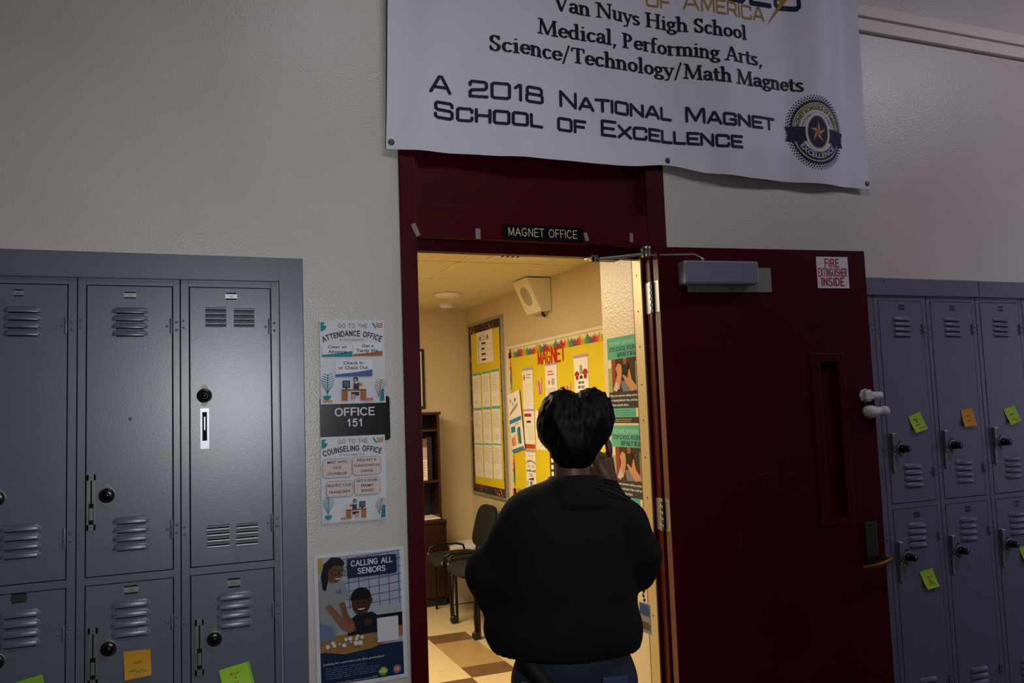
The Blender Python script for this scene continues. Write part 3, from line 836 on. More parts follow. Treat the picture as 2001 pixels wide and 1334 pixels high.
locker('L', .004, .303, .032, .277, 'blue grey locker nearest the wall posters, with paired vent slots and bright lock plate', {
    'up': dict(louvers=((.078, .141, 1.856, 1.920, 4, 'slot'), (.164, .227, 1.856, 1.918, 4, 'slot'), (.079, .145, 1.166, 1.236, 4, 'slot'), (.166, .231, 1.164, 1.235, 4, 'slot')),
               plate=(.138, .175, 1.944, 1.967, 2), dial=(.074, 1.639), latch=(.061, .087, 1.473, 1.599, True), hinges=((1.833, 1.882), (1.202, 1.256))),
    'lo': dict(louvers=((.107, .213, .912, 1.025, 4, H_),), plate=(.137, .178, 1.038, 1.067, 2), dial=(.099, .891), latch=(.043, .068, .788, .953), hinges=HLo)})

for k, (x0, d0, label) in enumerate(((2.5335, 2.561, 'plum grey locker column hidden behind the open maroon door'),
                                     (2.845, 2.8735, 'plum grey locker right beside the free edge of the maroon door'),
                                     (3.1565, 3.183, 'plum grey locker with an orange note on its upper door'),
                                     (3.468, 3.4965, 'plum grey locker at the right edge of view, green notes on both doors'),
                                     (3.7795, 3.807, 'plum grey locker column beyond the right edge of view'))):
    d1 = d0 + .255; q = d0 - 2.8735
    if k in (0, 4): continue
    locker('R', x0, x0 + .3105, d0, d1, label, {
        'up': dict(louvers=((2.950 + q, 3.055 + q, 1.818, 1.913, 4, H_), (2.953 + q, 3.059 + q, 1.153, 1.261, 4, H_)), plate=(2.989 + q, 3.026 + q, 1.944, 1.966, 0),
                   dial=(2.944 + q, 1.329, True), latch=(2.886 + q, 1.226, 1.398), hinges=((1.832, 1.88), (1.196, 1.238))),
        'lo': dict(louvers=((2.950 + q, 3.055 + q, .893, 1.005, 4, H_), (2.945 + q, 3.055 + q, .235, .346, 4, H_)), plate=(2.988 + q, 3.026 + q, 1.027, 1.050, 0),
                   dial=(2.934 + q, .862, True), latch=(2.881 + q, .757, .932), hinges=((.915, .955), (.30, .34)))})
# the filler trims round the banks
mb = MB()
mb.box(LX0, .303, -.012, .0, 2.004, 2.083, 'locker_paint', .003); mb.box(LX0, .382, -.0118, .0, 2.006, 2.0845, 'locker_paint', .002)
mb.box(.3035, .382, -.012, .0, 0, 2.084, 'locker_paint', .003)
struct(mb.build('trim_1'))
mb = MB()
mb.box(2.5335, 3.485, -.012, .0, 2.006, 2.085, 'locker_paint_plum', .003); mb.box(3.487, 4.09, -.012, .0, 2.006, 2.084, 'locker_paint_plum', .003)
mb.box(2.5335, 2.8435, 0, .03, 0, 2.006, 'locker_paint_plum', .001)
mb.box(3.781, 4.09, 0, .03, 0, 2.006, 'locker_paint_plum', .001)
for z in (1.865, 1.225, .955):
    for dz in (.011, -.011): rivet(mb, 2.833, 0, z + dz, 'locker_paint_plum')
rivet(mb, 2.905, -.012, 2.068, 'dark_gap', .003)
struct(mb.build('trim_3'))

# ------------------------------------------------------------------ sticky notes
def note(pts, m, label, marks, inkc, double=False):
    """pts: four corners on the locker face, from the top left clockwise; lower edge curls outward"""
    (ax, az), (bx, bz), (cx, cz), (dx, dz) = pts
    Y = -.003
    def S(s, t, l=0):
        x = (ax * (1 - s) + bx * s) * (1 - t) + (dx * (1 - s) + cx * s) * t
        z = (az * (1 - s) + bz * s) * (1 - t) + (dz * (1 - s) + cz * s) * t
        return Vector((x, Y - .012 * t ** 2.2 - l, z))
    mb = MB(); n = 8
    vs = [S(i / n, j / n) for j in range(n + 1) for i in range(n + 1)]
    fs = [(j * (n + 1) + i, j * (n + 1) + i + 1, (j + 1) * (n + 1) + i + 1, (j + 1) * (n + 1) + i) for j in range(n) for i in range(n)]
    mb.add(vs, fs, m, True)
    if double:
        mb.add([v + Vector((.006, .0012, .002)) for v in vs], fs, 'note_green_dark', True)
    cv = Canvas(mb, lambda u, v, l: S(u, 1 - v, l))
    for mk in marks:
        if isinstance(mk[0], str): cv.text(mk[0], mk[1], mk[2], mk[3], ink(inkc), align='c', shear=.25, lift=.0006, offset=.005)
        else:
            for p in nib_polys(mk, .014, .010, 1e9): cv.poly(p, ink(inkc), .0006)
    tag(mb.build('sticky_note', loc=S(.5, 0)), label, 'sticky note', 'sticky notes on the lockers')


def squig(x, y, w, h=.06, n=6):
    return [(x + w * i / n, y + h * (1 if i % 2 else -1) * random.uniform(.5, 1)) for i in range(n + 1)]


note([(-.156, .886), (-.083, .885), (-.079, .811), (-.152, .806)], 'note_orange', 'square orange note with green writing on lower locker door, lower left', [squig(.35, .55, .3), squig(.2, .28, .25), squig(.45, .22, .4)], '#5d7d2c')
note([(.111, .793), (.194, .807), (.210, .735), (.126, .721)], 'note_green', 'tilted green note reading Bone on the locker nearest the posters', [('Bone', .5, .66, .12), ('4', .5, .48, .1), ('ier', .5, .28, .12)], '#9c3a14', True)
note([(-.442, .838), (-.367, .853), (-.354, .780), (-.428, .766)], 'note_green_dark', 'green note cut off by the bottom left edge of the view', [], '#9c3a14')
note([(2.998, 1.467), (3.070, 1.487), (3.096, 1.411), (3.027, 1.393)], 'note_green', 'tilted green note on the upper locker door beside the maroon door', [squig(.3, .68, .3), squig(.42, .56, .12), squig(.3, .36, .34), squig(.4, .16, .48)], '#9c3a14')
note([(3.321, 1.487), (3.396, 1.491), (3.402, 1.412), (3.324, 1.409)], 'note_orange', 'orange note on the second upper locker door right of the door', [squig(.3, .6, .35), squig(.35, .32, .3)], '#8d7a1c')
note([(3.594, 1.481), (3.671, 1.496), (3.691, 1.424), (3.624, 1.404)], 'note_green', 'green note on the upper locker door at the right edge of view', [squig(.3, .55, .4), squig(.3, .26, .3), squig(.55, .14, .35)], '#9c3a14')
note([(2.996, .793), (3.074, .801), (3.096, .722), (3.025, .715)], 'note_green', 'creased green note on the lower locker door beside the maroon door', [squig(.35, .58, .42), squig(.45, .42, .08), squig(.28, .2, .5), squig(.36, .3, .3)], '#9c3a14')
note([(3.619, .837), (3.692, .852), (3.715, .782), (3.645, .762)], 'note_green', 'green note on the lower locker door, cut by the right edge of view', [squig(.3, .3, .5)], '#9c3a14')

# ------------------------------------------------------------------ banner
def ban(u, v, l=0):
    """u = X on the wall, v = Z; soft vertical folds, deepest near the right edge"""
    t = (v - 2.48) / 1.2
    fold = .013 * math.sin(u * 6.1 + .6) * (1 - .35 * t) + .009 * math.sin(u * 13 + v * 2.1) * (.4 + .6 * t) + .0035 * math.sin(u * 31 - v * 9) * math.sin(v * 7 + u * 3)
    g = math.exp(-((u - 2.55 - .10 * t) / .11) ** 2); fold += .060 * g * (.3 + .7 * t)
    g2 = math.exp(-((u - 2.70 - .05 * t) / .05) ** 2); fold -= .020 * g2 * (.2 + .8 * t)
    g3 = math.exp(-((u - .80 - .2 * t) / .10) ** 2); fold += .018 * g3
    hem = max(0, 1 - (v - 2.47) / .12); fold += .010 * hem * math.sin(u * 4.2 + 1)
    x = u + (v - 2.48) * (.028 * (1.757 - u) / 1.09) * .9
    return Vector((x, min(-.018, -.038 - .035 * t - fold) - l, v))


def bottomZ(u):
    a = (u - .669) / (2.844 - .669)
    return 2.476 + .0075 * math.sin(PI * a) + .022 * math.exp(-((u - 1.80) / .11) ** 2) * .9 - .006 * math.exp(-((u - 2.3) / .2) ** 2)


banner = thing('banner', (1.757, -.02, 2.48), 'large white cloth school banner hanging above the maroon doorway', 'banner')
mb = MB(); nu, nv = 150, 70; TOPZ = 3.62
us = [.669 + (2.844 - .669) * i / nu for i in range(nu + 1)]
vs = [ban(u, bottomZ(u) + (TOPZ - bottomZ(u)) * j / nv) for j in range(nv + 1) for u in us]
fs = [(j * (nu + 1) + i, j * (nu + 1) + i + 1, (j + 1) * (nu + 1) + i + 1, (j + 1) * (nu + 1) + i) for j in range(nv) for i in range(nu)]
mb.add(vs, fs, 'cloth_banner', True)
hemv = [ban(u, bottomZ(u) + .03 * k, -.0012 if k == 0 else .0012) for k in (0, 1) for u in us]
cv = Canvas(mb, ban)
NAVY, BLK, GOLD = ink('#0f1a38'), ink('#08070b'), ink('#a8853a')
L_ = .0016
cv.stroke('A 2018 National Magnet', .823, 2.690, .054, NAVY, 2.335 - .823, SQ, lift=L_, rx=.105, ry=.108)
cv.stroke('School of Excellence', .838, 2.598, .054, NAVY, 2.160 - .838, SQ, lift=L_, rx=.105, ry=.108)
cv.stroke('Science/Technology/Math Magnets', 1.044, 2.866, .056, BLK, 2.485 - 1.044, SER, rx=.10, ry=.045, lift=L_)
cv.stroke('Medical, Performing Arts,', 1.240, 2.957, .056, BLK, 2.285 - 1.240, SER, rx=.10, ry=.045, lift=L_)
cv.stroke('Van Nuys High School', 1.312, 3.058, .056, BLK, 2.206 - 1.312, SER, rx=.10, ry=.045, lift=L_)
cv.stroke('of', 1.735, 3.146, .062, GOLD, .12, SQ, lift=L_, rx=.07, ry=.075)
cv.stroke('America', 1.905, 3.152, .066, GOLD, 2.312 - 1.905, SQ, lift=L_, rx=.07, ry=.075)
cv.stroke('Schools', 1.46, 3.222, .125, NAVY, 2.515 - 1.46, SQ, lift=L_, rx=.085, ry=.09, small=1)
cv.stroke('Magnet', 1.10, 3.40, .14, NAVY, 1.30, SQ, lift=L_, rx=.085, ry=.09, small=1)
cv.poly([(2.315, 3.135), (2.395, 3.25), (2.365, 3.255), (2.47, 3.42), (2.40, 3.27), (2.43, 3.262)], GOLD, L_ + .0006)
# seal: 0.16 m rosette with ribbon and star
sx, sz, R0 = 2.543, 2.695, .130
for k in range(64):
    a = 2 * PI * k / 64
    for j, (rr, s) in enumerate(((1.05, .0052), (1.13, .0042), (1.20, .0032))):
        aa = a + (PI / 64 if j % 2 else 0)
        cv.disc(sx + R0 * rr * math.cos(aa), sz + R0 * rr * math.sin(aa) * 1.0, s, NAVY, n=6, lift=L_)
for i, (c, k0, k1) in enumerate((('#142145', .97, 1.03), ('#c9c48f', .93, .97), ('#142145', .905, .93), ('#c9c48f', .70, .905))): cv.ring(sx, sz, R0 * k0, R0 * k1, ink(c), L_ + .0002)
cv.ring(sx, sz, R0 * .66, R0 * .90, ink('#142145'), L_ + .0006, a0=186, a1=354)
cv.ring(sx, sz, 0, R0 * .70, ink('#d9d8e2'), L_ + .0004, ky=1.02)
cv.text('MAGNET SCHOOLS OF AMERICA', sx, sz + R0 * .735, .0185, ink('#142145'), w=.30, align='c', R=R0 * .735, lift=L_ + .0010, offset=.012)
cv.text('NATIONAL AWARD OF MERIT', sx, sz + R0 * .58, .0105, ink('#3a4a9a'), w=.19, align='c', R=R0 * .58, lift=L_ + .0010, offset=.008)
for q in (-1, 1):
    for z0, z1 in ((sz - .012, sz + .020), (sz - .042, sz - .012)):
        e0, e1 = sx + q * .05, sx + q * .15
        tip = .012
        cv.band([(e0, z1), (e1 + q * (tip if z1 > sz else 0), z1 - .006)], [(e0, z0), (e1 + q * (tip if z0 < sz - .03 else 0), z0 - .006)], NAVY, L_ + .0012)
cv.text('EXCELLENCE', sx, sz - R0 * .855, .022, ink('#d9d8e2'), w=.215, align='c', R=-R0 * .855, lift=L_ + .0014, offset=.02)
for c, r, l in (('#d9d8e2', .064, .0016), ('#a8853a', .055, .0018), ('#101b40', .051, .0020)): cv.ring(sx, sz, 0, r, ink(c), L_ + l, ky=1.3)
for k in range(5):
    a = PI / 2 + 2 * PI * k / 5
    p = lambda r, t: (sx + r * math.cos(t), sz + r * 1.15 * math.sin(t))
    cv.poly([(sx, sz), p(.042, a), p(.017, a + PI / 5)], ink('#6b3f2a'), L_ + .0026)
    cv.poly([(sx, sz), p(.017, a - PI / 5), p(.042, a)], ink('#d0a58c'), L_ + .0026)
cv_l = [ban(u, bottomZ(u) + .028, .0012) for u in us]
mb.build('banner_cloth', banner)
for u, z in ((.687, 2.501), (1.805, 2.523), (2.832, 2.501)):
    mb = MB(); c = ban(u, z, .001)
    mb.lathe([(.011, 0), (.0115, .001), (.0085, .0022), (.0065, .0022)], c, (0, -1, 0), 'steel_dark', 20)
    mb.lathe([(.0064, .001), (.0064, .0016)], c, (0, -1, 0), 'dark_gap', 14)
    mb.build('grommet', banner)

# cable raceways high on the wall
for z0, z1, lab in ((3.282, 3.336, 'upper'), (3.213, 3.271, 'lower')):
    mb = MB(); mb.box(1.2, 9.8, -.022, 0, z0, z1, 'paper_warm', .003)
    tag(mb.build('cable_raceway', loc=(5.5, -.015, z0)), lab + ' of two long cream raceways running along the wall right of the banner', 'cable raceway', 'raceways above the lockers')

# ------------------------------------------------------------------ door sign and tape
mb, cv = sheet('s', plane_wall(1.097, -.006, 2.183), .329, .054, 'black_plastic', .003)
cv.l = 12
cv.stroke('MAGNET OFFICE', .024, .013, .029, ink('#d9d2ae'), .283, HEL, rx=.06, ry=.055)
for u in (.008, .321): mb.lathe([(.0025, 0), (.002, .001)], (1.097 + u, -.0092, 2.21), (0, -1, 0), 'steel', 10)
tag(mb.build('door_sign'), 'black engraved sign reading MAGNET OFFICE on the door head', 'sign')
for i, (x, z, w, h, r, lab) in enumerate(((.770, 2.199, .017, .046, .42, 'tilted strip of clear tape above the left door corner'), (1.0035, 2.197, .019, .038, 0, 'clear tape strip on the door head left of the black sign'),
                               (1.440, 2.205, .015, .032, .25, 'clear tape strip touching the right end of black sign'), (1.6365, 2.21, .015, .037, 0, 'clear tape strip near the closer arm on the door head'))):
    c, s = math.cos(r), math.sin(r); mb = MB()
    y = -.0146 if i == 0 else -.0068
    pts = [(x + a * w / 2 * c - b * h / 2 * s, z + a * w / 2 * s + b * h / 2 * c) for a, b in ((-1, -1), (1, -1), (1, 1), (-1, 1))]
    mb.prism(pts, y, y + .0004, 'tape', axis='y')
    tag(mb.build('tape_strip', loc=(x, y, z)), lab, 'tape', 'tape strips on the door head')

# ------------------------------------------------------------------ wall papers left of the door
TEAL, ORNG, BLUE, DK = ink('#2a8f95'), ink('#b5662a'), ink('#4a6aa5'), ink('#24252c')
def plant(cv, x, y, h, col, lean=0):
    for k in range(9):
        t = k / 8; yy = y + h * (.15 + .8 * t); ww = h * .30 * math.sin(PI * (.2 + .75 * (1 - t)))
        for s in (-1, 1):
            cv.line([(x + lean * t, yy - h * .05), (x + lean * t + s * ww, yy + h * .06)], h * .016, col, cv.l * .00018 + .0014)
    cv.line([(x, y), (x + lean, y + h)], h * .012, col)


def clerk(cv, x, y, k, flip=1):
    """little drawing of someone at a desk"""
    f = lambda a: x + flip * a * k
    R = lambda a, b, c, d, m: cv.rect(min(f(a), f(c)), y + b * k, max(f(a), f(c)), y + d * k, ink(m))
    R(-.5, .0, -.26, .42, '#b0703f'); R(.26, .0, .5, .42, '#b0703f'); R(-.5, .40, .5, .46, '#8a5530')
    R(.2, .46, .48, .85, '#e0dcd0'); R(.18, .58, .34, .70, '#c9736a')
    R(-.46, .52, -.16, .82, '#24292f'); R(-.43, .56, -.19, .79, '#5d6a74'); R(-.34, .46, -.28, .52, '#24292f')
    R(-.02, .46, .2, .72, '#3a3d4a'); R(.02, .2, .2, .34, '#30333c'); R(-.12, .26, .1, .34, '#30333c'); R(-.12, .04, -.06, .26, '#c79a7a'); R(-.02, .04, .04, .26, '#c79a7a')
    cv.disc(f(.07), y + .86 * k, .10 * k, ink('#1c1a1e'), n=14); cv.disc(f(.06), y + .84 * k, .065 * k, ink('#c79a7a'), n=12)
    cv.disc(f(.09), y + .72 * k, .05 * k, ink('#d8d4da'), n=10)
    R(.45, -.02, .78, .1, '#c98a82')


def swoosh(cv, x0, y0, x1, y1, m):
    n = 10; top = [(x0 + (x1 - x0) * i / n, y0 + (y1 - y0) * (.35 + .1 * math.sin(i / n * 3) + .62 * (i / n) ** 2.2)) for i in range(n + 1)]
    cv.poly([(x0, y0), (x1, y0)] + top[::-1], m)


def corner_art(cv, w, h):
    cv.poly([(.003, h - .036)] + arc(.003, h - .02, .02, .018, -90, 0, 6) + [(.012, h - .018), (.019, h - .008), (.003, h - .008)], TEAL)
    for k in range(3):
        cv.line(arc(w - .016, h - .006 - .006 * k, .010, .006, 200, 340, 6), .0016, ORNG)
    for a, b, r in ((w - .038, h - .012, .5), (w - .034, h - .018, -.6), (w - .030, h - .024, .9)):
        cv.disc(a, b, .0026, TEAL, ry=.0052, n=8)


mb, cv = sheet('p', plane_wall(.4335, -.006, 1.600), .2175, .2805, 'gloss_paper')
w, h = .2175, .2805
corner_art(cv, w, h)
cv.stroke('GO TO THE', .062, .255, .0125, DK, .100, HEL, rx=.06, ry=.055, gap=.2)
cv.stroke('ATTENDANCE OFFICE', .010, .2275, .0165, DK, .200, HEL, rx=.12, ry=.10, gap=.2, R=.24)
cv.text('IF YOU NEEDTO:', .108, .2105, .0065, ink('#5a5a66'), w=.083, align='c')
cv.rect(.008, .158, .106, .196, ink('#ecebf2')); cv.rect(.110, .160, .208, .202, ink('#ecebf2'))
swoosh(cv, .006, .157, .107, .177, TEAL); swoosh(cv, .109, .159, .209, .177, ORNG)
cv.text('Clear an', .057, .186, .0098, DK, w=.062, align='c', offset=.012); cv.text('Absence', .057, .170, .0098, DK, w=.060, align='c', offset=.012)
cv.text('Get a', .160, .189, .0098, DK, w=.040, align='c', offset=.012); cv.text('Tardy Slip', .158, .173, .0098, DK, w=.075, align='c', offset=.012)
cv.rect(.049, .094, .172, .146, ink('#ecebf2')); swoosh(cv, .049, .090, .173, .114, BLUE)
cv.text('Check In', .110, .131, .0108, DK, w=.066, align='c', offset=.012); cv.text('or Check Out', .109, .115, .0108, DK, w=.099, align='c', offset=.012)
clerk(cv, .110, .010, .082); plant(cv, .022, .028, .072, ink('#3b8ea0'), .002); cv.disc(.020, .028, .013, TEAL, ry=.015, n=12, a0=180, a1=360); cv.rect(.008, .006, .038, .013, ink('#c7a878'))
plant(cv, .193, .018, .062, ink('#8a8f7a'), .010); cv.poly([(.196, .006), (.211, .006), (.211, .046), (.201, .046)], ink('#2a7f95'))
tag(mb.build('paper_notice'), 'white notice GO TO THE ATTENDANCE OFFICE taped above the black office plate', 'notice', 'notices beside the door frame')

mb, cv = sheet('p', plane_wall(.4305, -.0006, 1.474), .2345, .1485, 'black_plastic', .0045, rounded=.010)
cv.l = 19
W_ = ink('#e4e3e8')
cv.stroke('OFFICE', .050, .087, .024, W_, .136, HEL, rx=.11, ry=.09); cv.stroke('151', .090, .051, .023, W_, .056, HEL, rx=.11, ry=.09, gap=.2)
tag(mb.build('room_plate'), 'black plastic room plate reading OFFICE 151 between two notices', 'sign')

mb, cv = sheet('p', plane_wall(.4305, -.006, 1.2125), .2145, .280, 'gloss_paper')
w, h = .2145, .280
corner_art(cv, w, h)
cv.stroke('GO TO THE', .058, .257, .0125, DK, .100, HEL, rx=.06, ry=.055, gap=.2)
cv.stroke('COUNSELING OFFICE', .009, .2315, .0160, DK, .195, HEL, rx=.12, ry=.10, gap=.2, R=.34)
cv.text('IF YOU NEED TO:', .104, .2155, .0065, ink('#5a5a66'), w=.083, align='c')
def bubble(x0, y0, x1, y1, lines):
    cv.rrect(x0 - .001, y0 - .001, x1 + .001, y1 + .001, .012, ink('#4a4650')); cv.rrect(x0, y0, x1, y1, .011, ink('#e0cdc8'))
    n = len(lines)
    for i, s in enumerate(lines):
        cv.text(s, (x0 + x1) / 2, y1 - (i + .78) * (y1 - y0) / (n + .3), .0085, DK, w=min((x1 - x0) * .92, .0071 * len(s)), align='c', offset=.014)
bubble(.006, .146, .099, .207, ['MEET WITH', 'YOUR', 'COUNSELOR']); bubble(.103, .150, .198, .209, ['REQUEST A', 'CLASS/SCHEDULE', 'CHANGE'])
bubble(.016, .084, .102, .134, ['REQUEST YOUR', 'TRANSCRIPT']); bubble(.108, .086, .194, .140, ['GET A WORK', 'PERMIT', 'SIGNED'])
clerk(cv, .112, .010, .066, -1); plant(cv, .020, .026, .058, ink('#3b8ea0'), .002); cv.disc(.020, .026, .012, TEAL, ry=.014, n=12, a0=180, a1=360)
plant(cv, .188, .016, .055, ink('#8a8f7a'), .010); cv.poly([(.194, .006), (.209, .006), (.209, .046), (.199, .046)], ink('#2a7f95'))
tag(mb.build('paper_notice'), 'white notice GO TO THE COUNSELING OFFICE below the black office plate', 'notice', 'notices beside the door frame')

# recruiting poster
mb, cv = sheet('p', plane_wall(.4085, -.002, .684, .012), .297, .428, 'gloss_paper')
w, h = .297, .428
px0, px1, py0, py1 = .012, .284, .012, .418
C = lambda c: ink(c, .35)
cv.rect(px0, py0, px1, py1, C('#1d2c49'))
cv.rect(px0, .118, px1, py1, C('#a9adb4'))
for k in range(6): cv.line([(px0 + .10 + .033 * k, .245), (px0 + .095 + .034 * k, py1 - .006)], .0013, C('#3c5da8'))
for k in range(7): cv.line([(px0 + .08, .250 + .026 * k), (px1, .262 + .026 * k)], .0013, C('#3c5da8'))
cv.rect(px0, py1 - .045, px0 + .012, py1, C('#b8972c'))
cv.rect(.20, .16, px1, .215, C('#14151c'))
# table
cv.poly([(px0, .122), (.09, .104), (.18, .112), (px1, .14), (px1, .172), (px0, .166)], C('#9c7040'))
# child
cv.poly([(.100, .160), (.112, .212), (.135, .228), (.185, .228), (.212, .205), (.225, .160)], C('#181b26'))
cv.disc(.148, .262, .031, C('#4a2a1e'), ry=.040, n=24); cv.disc(.148, .276, .034, C('#15100f'), ry=.035, n=24, a0=-8, a1=188)
cv.disc(.148, .243, .012, C('#e2ddd8'), ry=.004, n=12, a0=180, a1=360); cv.disc(.136, .262, .003, C('#120c0a'), n=8); cv.disc(.160, .262, .003, C('#120c0a'), n=8)
cv.disc(.180, .266, .006, C('#4a2a1e'), ry=.010, n=10)
# helper leaning in
cv.poly([(px0, .150), (px0, .345), (.045, .350), (.095, .335), (.112, .292), (.095, .275), (.088, .205), (.060, .160)], C('#8d8f90'))
cv.poly([(px0, .150), (px0, .215), (.05, .200), (.065, .158)], C('#6d7891'))
cv.disc(.062, .375, .031, C('#6e4534'), ry=.040, n=24)
cv.poly([(.024, .318), (.020, .36), (.03, .398), (.055, .418), (.083, .414), (.098, .396), (.092, .385), (.065, .392), (.045, .376), (.042, .34), (.034, .312)], C('#161214'))
cv.line(arc(.066, .368, .012, .009, 0, 360, 14), .0011, C('#20202a')); cv.line(arc(.089, .366, .010, .009, 0, 360, 14), .0011, C('#20202a'))
cv.disc(.074, .349, .010, C('#d8cfc8'), ry=.004, n=10, a0=180, a1=360)
cv.poly([(.030, .262), (.046, .270), (.090, .218), (.118, .185), (.110, .168), (.082, .186)], C('#8a5a44'))
cv.poly([(.076, .268), (.094, .272), (.104, .23), (.126, .196), (.114, .188), (.088, .220)], C('#7d4f3b'))
cv.disc(.112, .184, .014, C('#8a5a44'), ry=.012, n=14); cv.disc(.168, .196, .015, C('#4a2a1e'), ry=.011, n=14)
cv.text("LB", .068, .302, .012, C('#3c5da8'), offset=.02)
for (a, b, r) in ((.035, .136, .007), (.052, .146, .006), (.056, .137, .006), (.088, .134, .007), (.074, .140, .003), (.094, .152, .006), (.108, .153, .007), (.128, .150, .006), (.132, .158, .005), (.146, .152, .006), (.126, .136, .008), (.140, .135, .008), (.110, .142, .003)):
    cv.disc(a, b, r, C('#dcd8d6'), ry=r * .95, n=10)
cv.rrect(.105, .345, .270, .408, .007, C('#1b2a48'))
cv.stroke('CALLING ALL', .118, .383, .0165, C('#e4e3e8'), .140, HEL, rx=.11, ry=.09); cv.stroke('SENIORS', .139, .357, .0165, C('#e4e3e8'), .095, HEL, rx=.11, ry=.09)
cv.rect(.197, .128, .268, .206, C('#d4d2d8'))
cv.text('Looking for a part-time job after graduation?', .018, .080, .0066, C('#d4d6e0'), w=.20, shear=.25, offset=.006)
cv.scribble(.026, .034, .20, .072, 6, C('#5d6c8c'), amp=.35)
cv.text("Apply today and start making a difference with LA's BEST!", .018, .018, .0052, C('#c4c6d0'), w=.175, shear=.25)
cv.disc(.212, .034, .0145, C('#5d8f3c'), n=20); cv.disc(.213, .036, .0105, C('#c4b83c'), n=18); cv.text("LA's BEST", .212, .031, .0075, C('#e4e3e8'), w=.030, align='c', offset=.02)
cv.disc(.258, .034, .0148, C('#3f66b0'), n=20); cv.disc(.258, .034, .0110, C('#c8663c'), n=18); cv.text('LA', .258, .031, .010, C('#e8e4e0'), w=.014, align='c', offset=.02)
tag(mb.build('poster'), 'glossy CALLING ALL SENIORS poster with a photo of a helper and a child', 'poster')

# ------------------------------------------------------------------ office: boards and papers on the right wall
def board(name, y0, y1, z0, z1, kind, label):
    """y0 > y1: left and right ends as seen from inside"""
    root = thing(name, (OX1, (y0 + y1) / 2, z0), label, 'bulletin board')
    mb = MB(); X = OX1; f = .022
    m = 'alu' if kind == 'dark' else 'white_wood'
    for b in ((y1, y0, z0, z0 + f), (y1, y0, z1 - f, z1), (y1, y1 + f, z0 + f, z1 - f), (y0 - f, y0, z0 + f, z1 - f)):
        mb.box(X - .022, X, b[0], b[1], b[2], b[3], m, .002)
    mb.build('board_frame', root)
    mb = MB(); mb.box(X - .010, X - .001, y1 + f, y0 - f, z0 + f, z1 - f, 'yellow_paper'); mb.build('backing_paper', root)
    mb = MB(); cv = Canvas(mb, lambda u, v, l: Vector((X - .0102 - l, y0 - f - u, z0 + f + v)))
    W, H = y0 - y1 - 2 * f, z1 - z0 - 2 * f
    if kind == 'dark':
        pal = ['#3a2a1c', '#5a3a50', '#7a3a20', '#a3651c', '#3a4a5a', '#2a2420', '#6a2a2a', '#c48020', '#4c4c60']; bw = .065; base = '#2c2320'
    else:
        pal = ['#b8322c', '#c05a20', '#c8861c', '#c8a41c', '#8a9a24', '#4a8a3c', '#4a7a5c', '#5a5a6c', '#6a4a68', '#a03048']; bw = .07; base = '#d8cca8'
    for b in ((0, 0, W, bw), (0, H - bw, W, H), (0, bw, bw * .75, H - bw), (W - bw * .75, bw, W, H - bw)): cv.rect(*b, ink(base), lift=.0004)
    n = 0
    if kind == 'dark':
        for k in range(900):
            t = random.random()
            if random.random() < .4: a, b = random.uniform(0, W), random.choice((random.uniform(0, bw), random.uniform(H - bw, H)))
            else: a, b = random.choice((random.uniform(0, bw * .75), random.uniform(W - bw * .75, W))), random.uniform(0, H)
            r = random.uniform(.004, .011); c = pal[int((a + b) / .09 + random.choice((0, 0, 1))) % len(pal)]
            cv.disc(min(max(a, r), W - r), min(max(b, r), H - r), r, ink(c), n=6, lift=.0006 + .0000009 * k)
    else:
        seg = .024
        def run(L, put):
            k = 0; s = 0.0
            while s < L - .004:
                c = pal[k % len(pal)]; hh = random.uniform(.62, .95)
                put(s, min(s + seg, L), hh, c); k += 1; s += seg
        def splat(x0, x1, yb, d, hh, c, ax):
            n = 6; pts = [(x0, 0), (x1, 0)]
            top = [(x1 - (x1 - x0) * i / n, hh * bw * random.uniform(.6, 1.12)) for i in range(n + 1)]
            P = [(a, yb + d * b) if ax == 'h' else (yb + d * b, a) for a, b in pts + top]
            cv.poly(P, ink(c), .0008)
        run(W, lambda a, b, hh, c: splat(a, b, H - bw, 1, hh, c, 'h'))
        run(W, lambda a, b, hh, c: splat(a, b, bw, -1, hh, c, 'h'))
        run(H, lambda a, b, hh, c: splat(a, b, bw * .75, -.75, hh, c, 'v'))
        run(H, lambda a, b, hh, c: splat(a, b, W - bw * .75, .75, hh, c, 'v'))
        fn = cv.fn
    mb.build('border_strip', root)
    if kind != 'dark':
        mb = MB(); cv = Canvas(mb, lambda u, v, l: Vector((X - .0102 - l, 2.610 - u, 1.872 + v)))
        for i, ch in enumerate('MAGNET'):
            cv.stroke(ch, .008 + .077 * i, (0, .004, -.003, .003, .001, .006)[i], (.094, .10, .096, .1, .094, .1)[i], ink('#b8201c'), .062, HEL, rx=.13, ry=.085, gap=0, lift=.002)
        mb.build('cutout_letters', root)
    return root


board('bulletin_board', 4.115, 3.278, .856, 2.31, 'dark', 'narrow yellow bulletin board with dark speckled border by the room corner')
board('bulletin_board', 3.188, .75, .875, 2.045, 'bright', 'wide yellow bulletin board with rainbow border and red MAGNET lettering')
XB = OX1 - .0115
def pin(name, y0, y1, z0, z1, label, cat, group=None, rot=0, m='paper_warm', top=None, X=XB):
    w, h = y0 - y1, z1 - z0
    mb, cv = sheet('p', plane_wall(X, y0, z0, rot, 'E'), w, h, m, .001)
    if top: cv.rect(0, h, w, h + .018, ink(top), lift=.0006)
    return mb, cv, w, h, label, cat, group, name


def done(p, loc=True):
    mb, cv, w, h, label, cat, group, name = p
    return tag(mb.build(name), label, cat, group)


